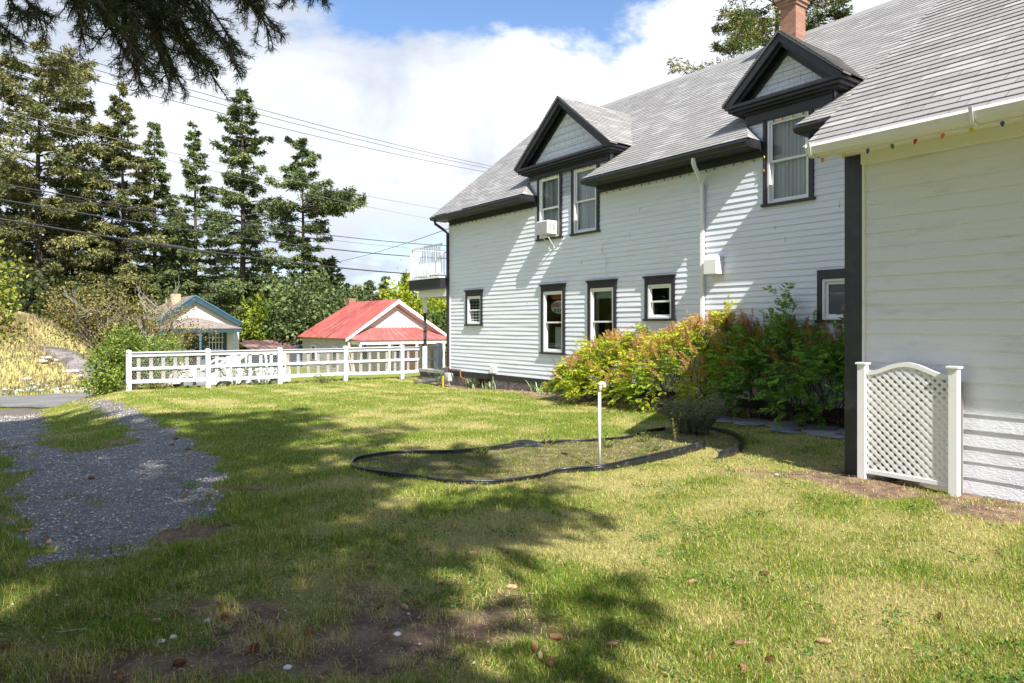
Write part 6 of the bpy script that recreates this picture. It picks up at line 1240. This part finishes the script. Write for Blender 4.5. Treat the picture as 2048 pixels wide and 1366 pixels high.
# ---------------- parked vehicles ----------------
def vehicle(name, label, s, t0, ln, prof, wtop, zg, width, winpoly, seed=0):
    """prof: side outline (x along its length 0..1, z); faces along -t; body is inset towards the roof"""
    root = thing(name, label, 'car', L(s, t0+ln/2, zg)); WHT = mat(name+'_paint', (.66, .66, .66), .25, spec=.6); GL = mat(name+'_glass', (.02, .025, .03), .06, spec=.9); TY = mat(name+'_tyre', (.02, .02, .02), .8)
    m = MB(); n = len(prof)
    def P(x, z, side, ins=None):
        i = (max(0, z-.85)/.7*.22) if ins is None else ins
        return L(s+(-width/2+i if side < 0 else width/2-i), t0+x*ln, zg+z)
    for sd in (-1, 1): m.add([P(x, z, sd) for x, z in prof], [tuple(range(n))])
    for i in range(n):
        (x0_, z0_), (x1_, z1_) = prof[i], prof[(i+1) % n]; m.quad(P(x0_, z0_, -1), P(x1_, z1_, -1), P(x1_, z1_, 1), P(x0_, z0_, 1))
    m.build('body', WHT, root, bevel=.03)
    for wp in winpoly:
        m = MB(); m.add([P(x, z, -1, max(0, z-.85)/.7*.22-.006) for x, z in wp], [tuple(range(len(wp)))]); m.build('side_window', GL, root)
    ws = [p for p in prof if p[1] > .9]; a, b = ws[-1], ws[-2]
    m = MB(); m.quad(*[Vector(P(x, z, sd, max(0, z-.85)/.7*.22+.08))+Vector(L(0, -.012, .012)) for (x, z), sd in ((a, -1), (a, 1), (b, 1), (b, -1))]); m.build('windscreen', GL, root)
    for x in (.18, .8):
        for sd in (-1, 1):
            m = MB(); c = Vector(L(s+sd*(width/2-.1), t0+x*ln, zg+.33)); ax = Vector(L(.11*sd, 0, 0)); m.tube([c-ax, c+ax*1.02], [.33, .33], 20); wl = m.build('wheel', TY, root); m = MB(); m.tube([c+ax*1.0, c+ax*1.08], [.2, .19], 14); m.build('rim', METAL, wl)
    m = MB(); c = P(.03, .68, -1, .1); m.prism([P(.0, .62, -1, .12), P(.0, .62, -1, .42), P(.012, .76, -1, .42), P(.012, .76, -1, .12)], Vector(L(0, -.02, 0))); m.build('headlight', mat(name+'_lamp', (.6, .6, .6), .15), root)
    return root
ZS = -1.31
tv0, tv1 = t_of(404, 30.6), t_of(558, 30.6)
vehicle('minivan', 'white minivan parked at the kerb behind the second fence bay', 30.6, tv0, tv1-tv0+.2, [(0, .35), (0, .75), (.05, .98), (.2, 1.12), (.98, .95), (1, .6), (1, .3)][:0] or [(1, .3), (1, .95), (.965, 1.70), (.90, 1.82), (.42, 1.84), (.20, 1.08), (.04, .95), (0, .7), (0, .3)], 0, ZS, 1.9, [[(.93, 1.1), (.91, 1.62), (.72, 1.66), (.72, 1.1)], [(.69, 1.1), (.69, 1.66), (.48, 1.66), (.46, 1.1)], [(.44, 1.1), (.45, 1.6), (.28, 1.12)]])
ts0, ts1 = t_of(330, 33.6), t_of(452, 33.6)
vehicle('sedan', 'low white sedan parked beyond the first fence bay', 33.6, ts0, 4.3, [(1, .35), (1, .9), (.86, 1.0), (.74, 1.38), (.46, 1.42), (.28, 1.0), (.03, .86), (0, .6), (0, .35)], 0, ZS, 1.75, [[(.78, 1.02), (.72, 1.3), (.58, 1.33), (.58, 1.02)], [(.56, 1.02), (.56, 1.33), (.46, 1.34), (.34, 1.02)]])
rm = thing('red_toolbox', 'small red object on the ground behind the first fence bay', 'box', L(28, t_of(344, 28), -1.3)); m = MB(); q = t_of(346, 26.5); g = tz(*L(26.5, q, 0)[:2]); m.prism([L(26.5, q-.35, g), L(26.5, q+.35, g), L(26.5, q+.3, g+.22), L(26.5, q-.3, g+.25)], Vector(L(.3, 0, 0))); m.build('case', RED, rm)
stems_plant('rose_bush', 'leafy bush with a pink flower seen through the second fence bay', 'bush', Vector(L(21.6, t_of(470, 21.6), -.35)), 50, 1.0, 1.6, (.17, .24, .08), .06, 26, 81, lean=.8, rstem=.005)
stems_plant('rose_bush', 'leafy bush behind the right half of the second fence bay', 'bush', Vector(L(21.8, t_of(522, 21.8), -.4)), 50, 1.0, 1.6, (.19, .25, .08), .06, 26, 82, lean=.8, rstem=.005)
m = MB(); p = Vector(L(21.4, t_of(457, 21.4), 0)); p.z = z_of(457, 740, 21.4)
fl = thing('pink_flower', 'pink flower behind the second fence bay', 'flower', p)
for k in range(9): a = k*.7; m.add([p, p+Vector((math.cos(a)*.06, -.02, math.sin(a)*.06)), p+Vector((math.cos(a+.6)*.06, -.04, math.sin(a+.6)*.06))], [(0, 1, 2)])
m.build('petals', mat('pink', (.6, .12, .12), .6), fl)

# ---------------- overhead lines ----------------
CAB = mat('cable_black', (.045, .045, .05), .6); CABL = mat('cable_pale', (.22, .22, .23), .5)
def wire(a, b, r, lb_, sag=.25, m_=CAB, D0=24., D1=46.):
    (ua, va), (ub, vb) = a, b; A = at(ua, va, D0); B = at(ub, vb, D1); P = []
    d = B-A
    for k in range(-6, 27):
        f = k/20; P.append(A+d*f-Vector((0, 0, sag*4*f*(1-f))))
    m = MB(); m.tube(P, r, 5); o = m.build('power_line', m_, None); tag(o, lb_, 'power line', 'overhead lines crossing above the street'); return P
wire((42, 81), (985, 333), .014, 'uppermost of the three thin lines reaching the roof edge')
wire((34, 95), (985, 338.5), .013, 'middle one of the three thin lines reaching the roof edge')
wire((15, 113.5), (965, 343), .014, 'lowest of the three thin lines reaching the roof edge')
wire((0, 219), (880, 418), .012, 'thin pale line crossing the middle of the tall conifers', m_=CABL)
wire((0, 231), (880, 441), .010, 'thin pale line just below the other pale line', m_=CABL)
wire((0, 367), (826, 487), .022, 'dark cable ending above the balcony railing')
wire((0, 399), (826, 513), .030, 'thick black cable, second lowest, passing in front of the conifer trunks')
wire((0, 372), (826, 497), .010, 'thin dark line right below the upper dark cable')
P = wire((0, 438), (826, 548), .038, 'thickest and lowest black cable with a wrapped splice')
m = MB(); m.tube([P[11], P[12]], .075, 8); sp_ = m.build('cable_splice', CAB, None); tag(sp_, 'thick wrapped splice on the lowest black cable', 'cable splice')
m = MB(); m.tube([P[12]+Vector((0, 0, -.02)), P[13]+Vector((0, 0, -.02))], .05, 8); tag(m.build('cable_splice', CAB, None), 'thinner second splice further along the lowest black cable', 'cable splice')
wire((670, 525), (895, 458), .012, 'thin line rising to the right towards the far corner of the white house', sag=.1, D0=40., D1=24.)
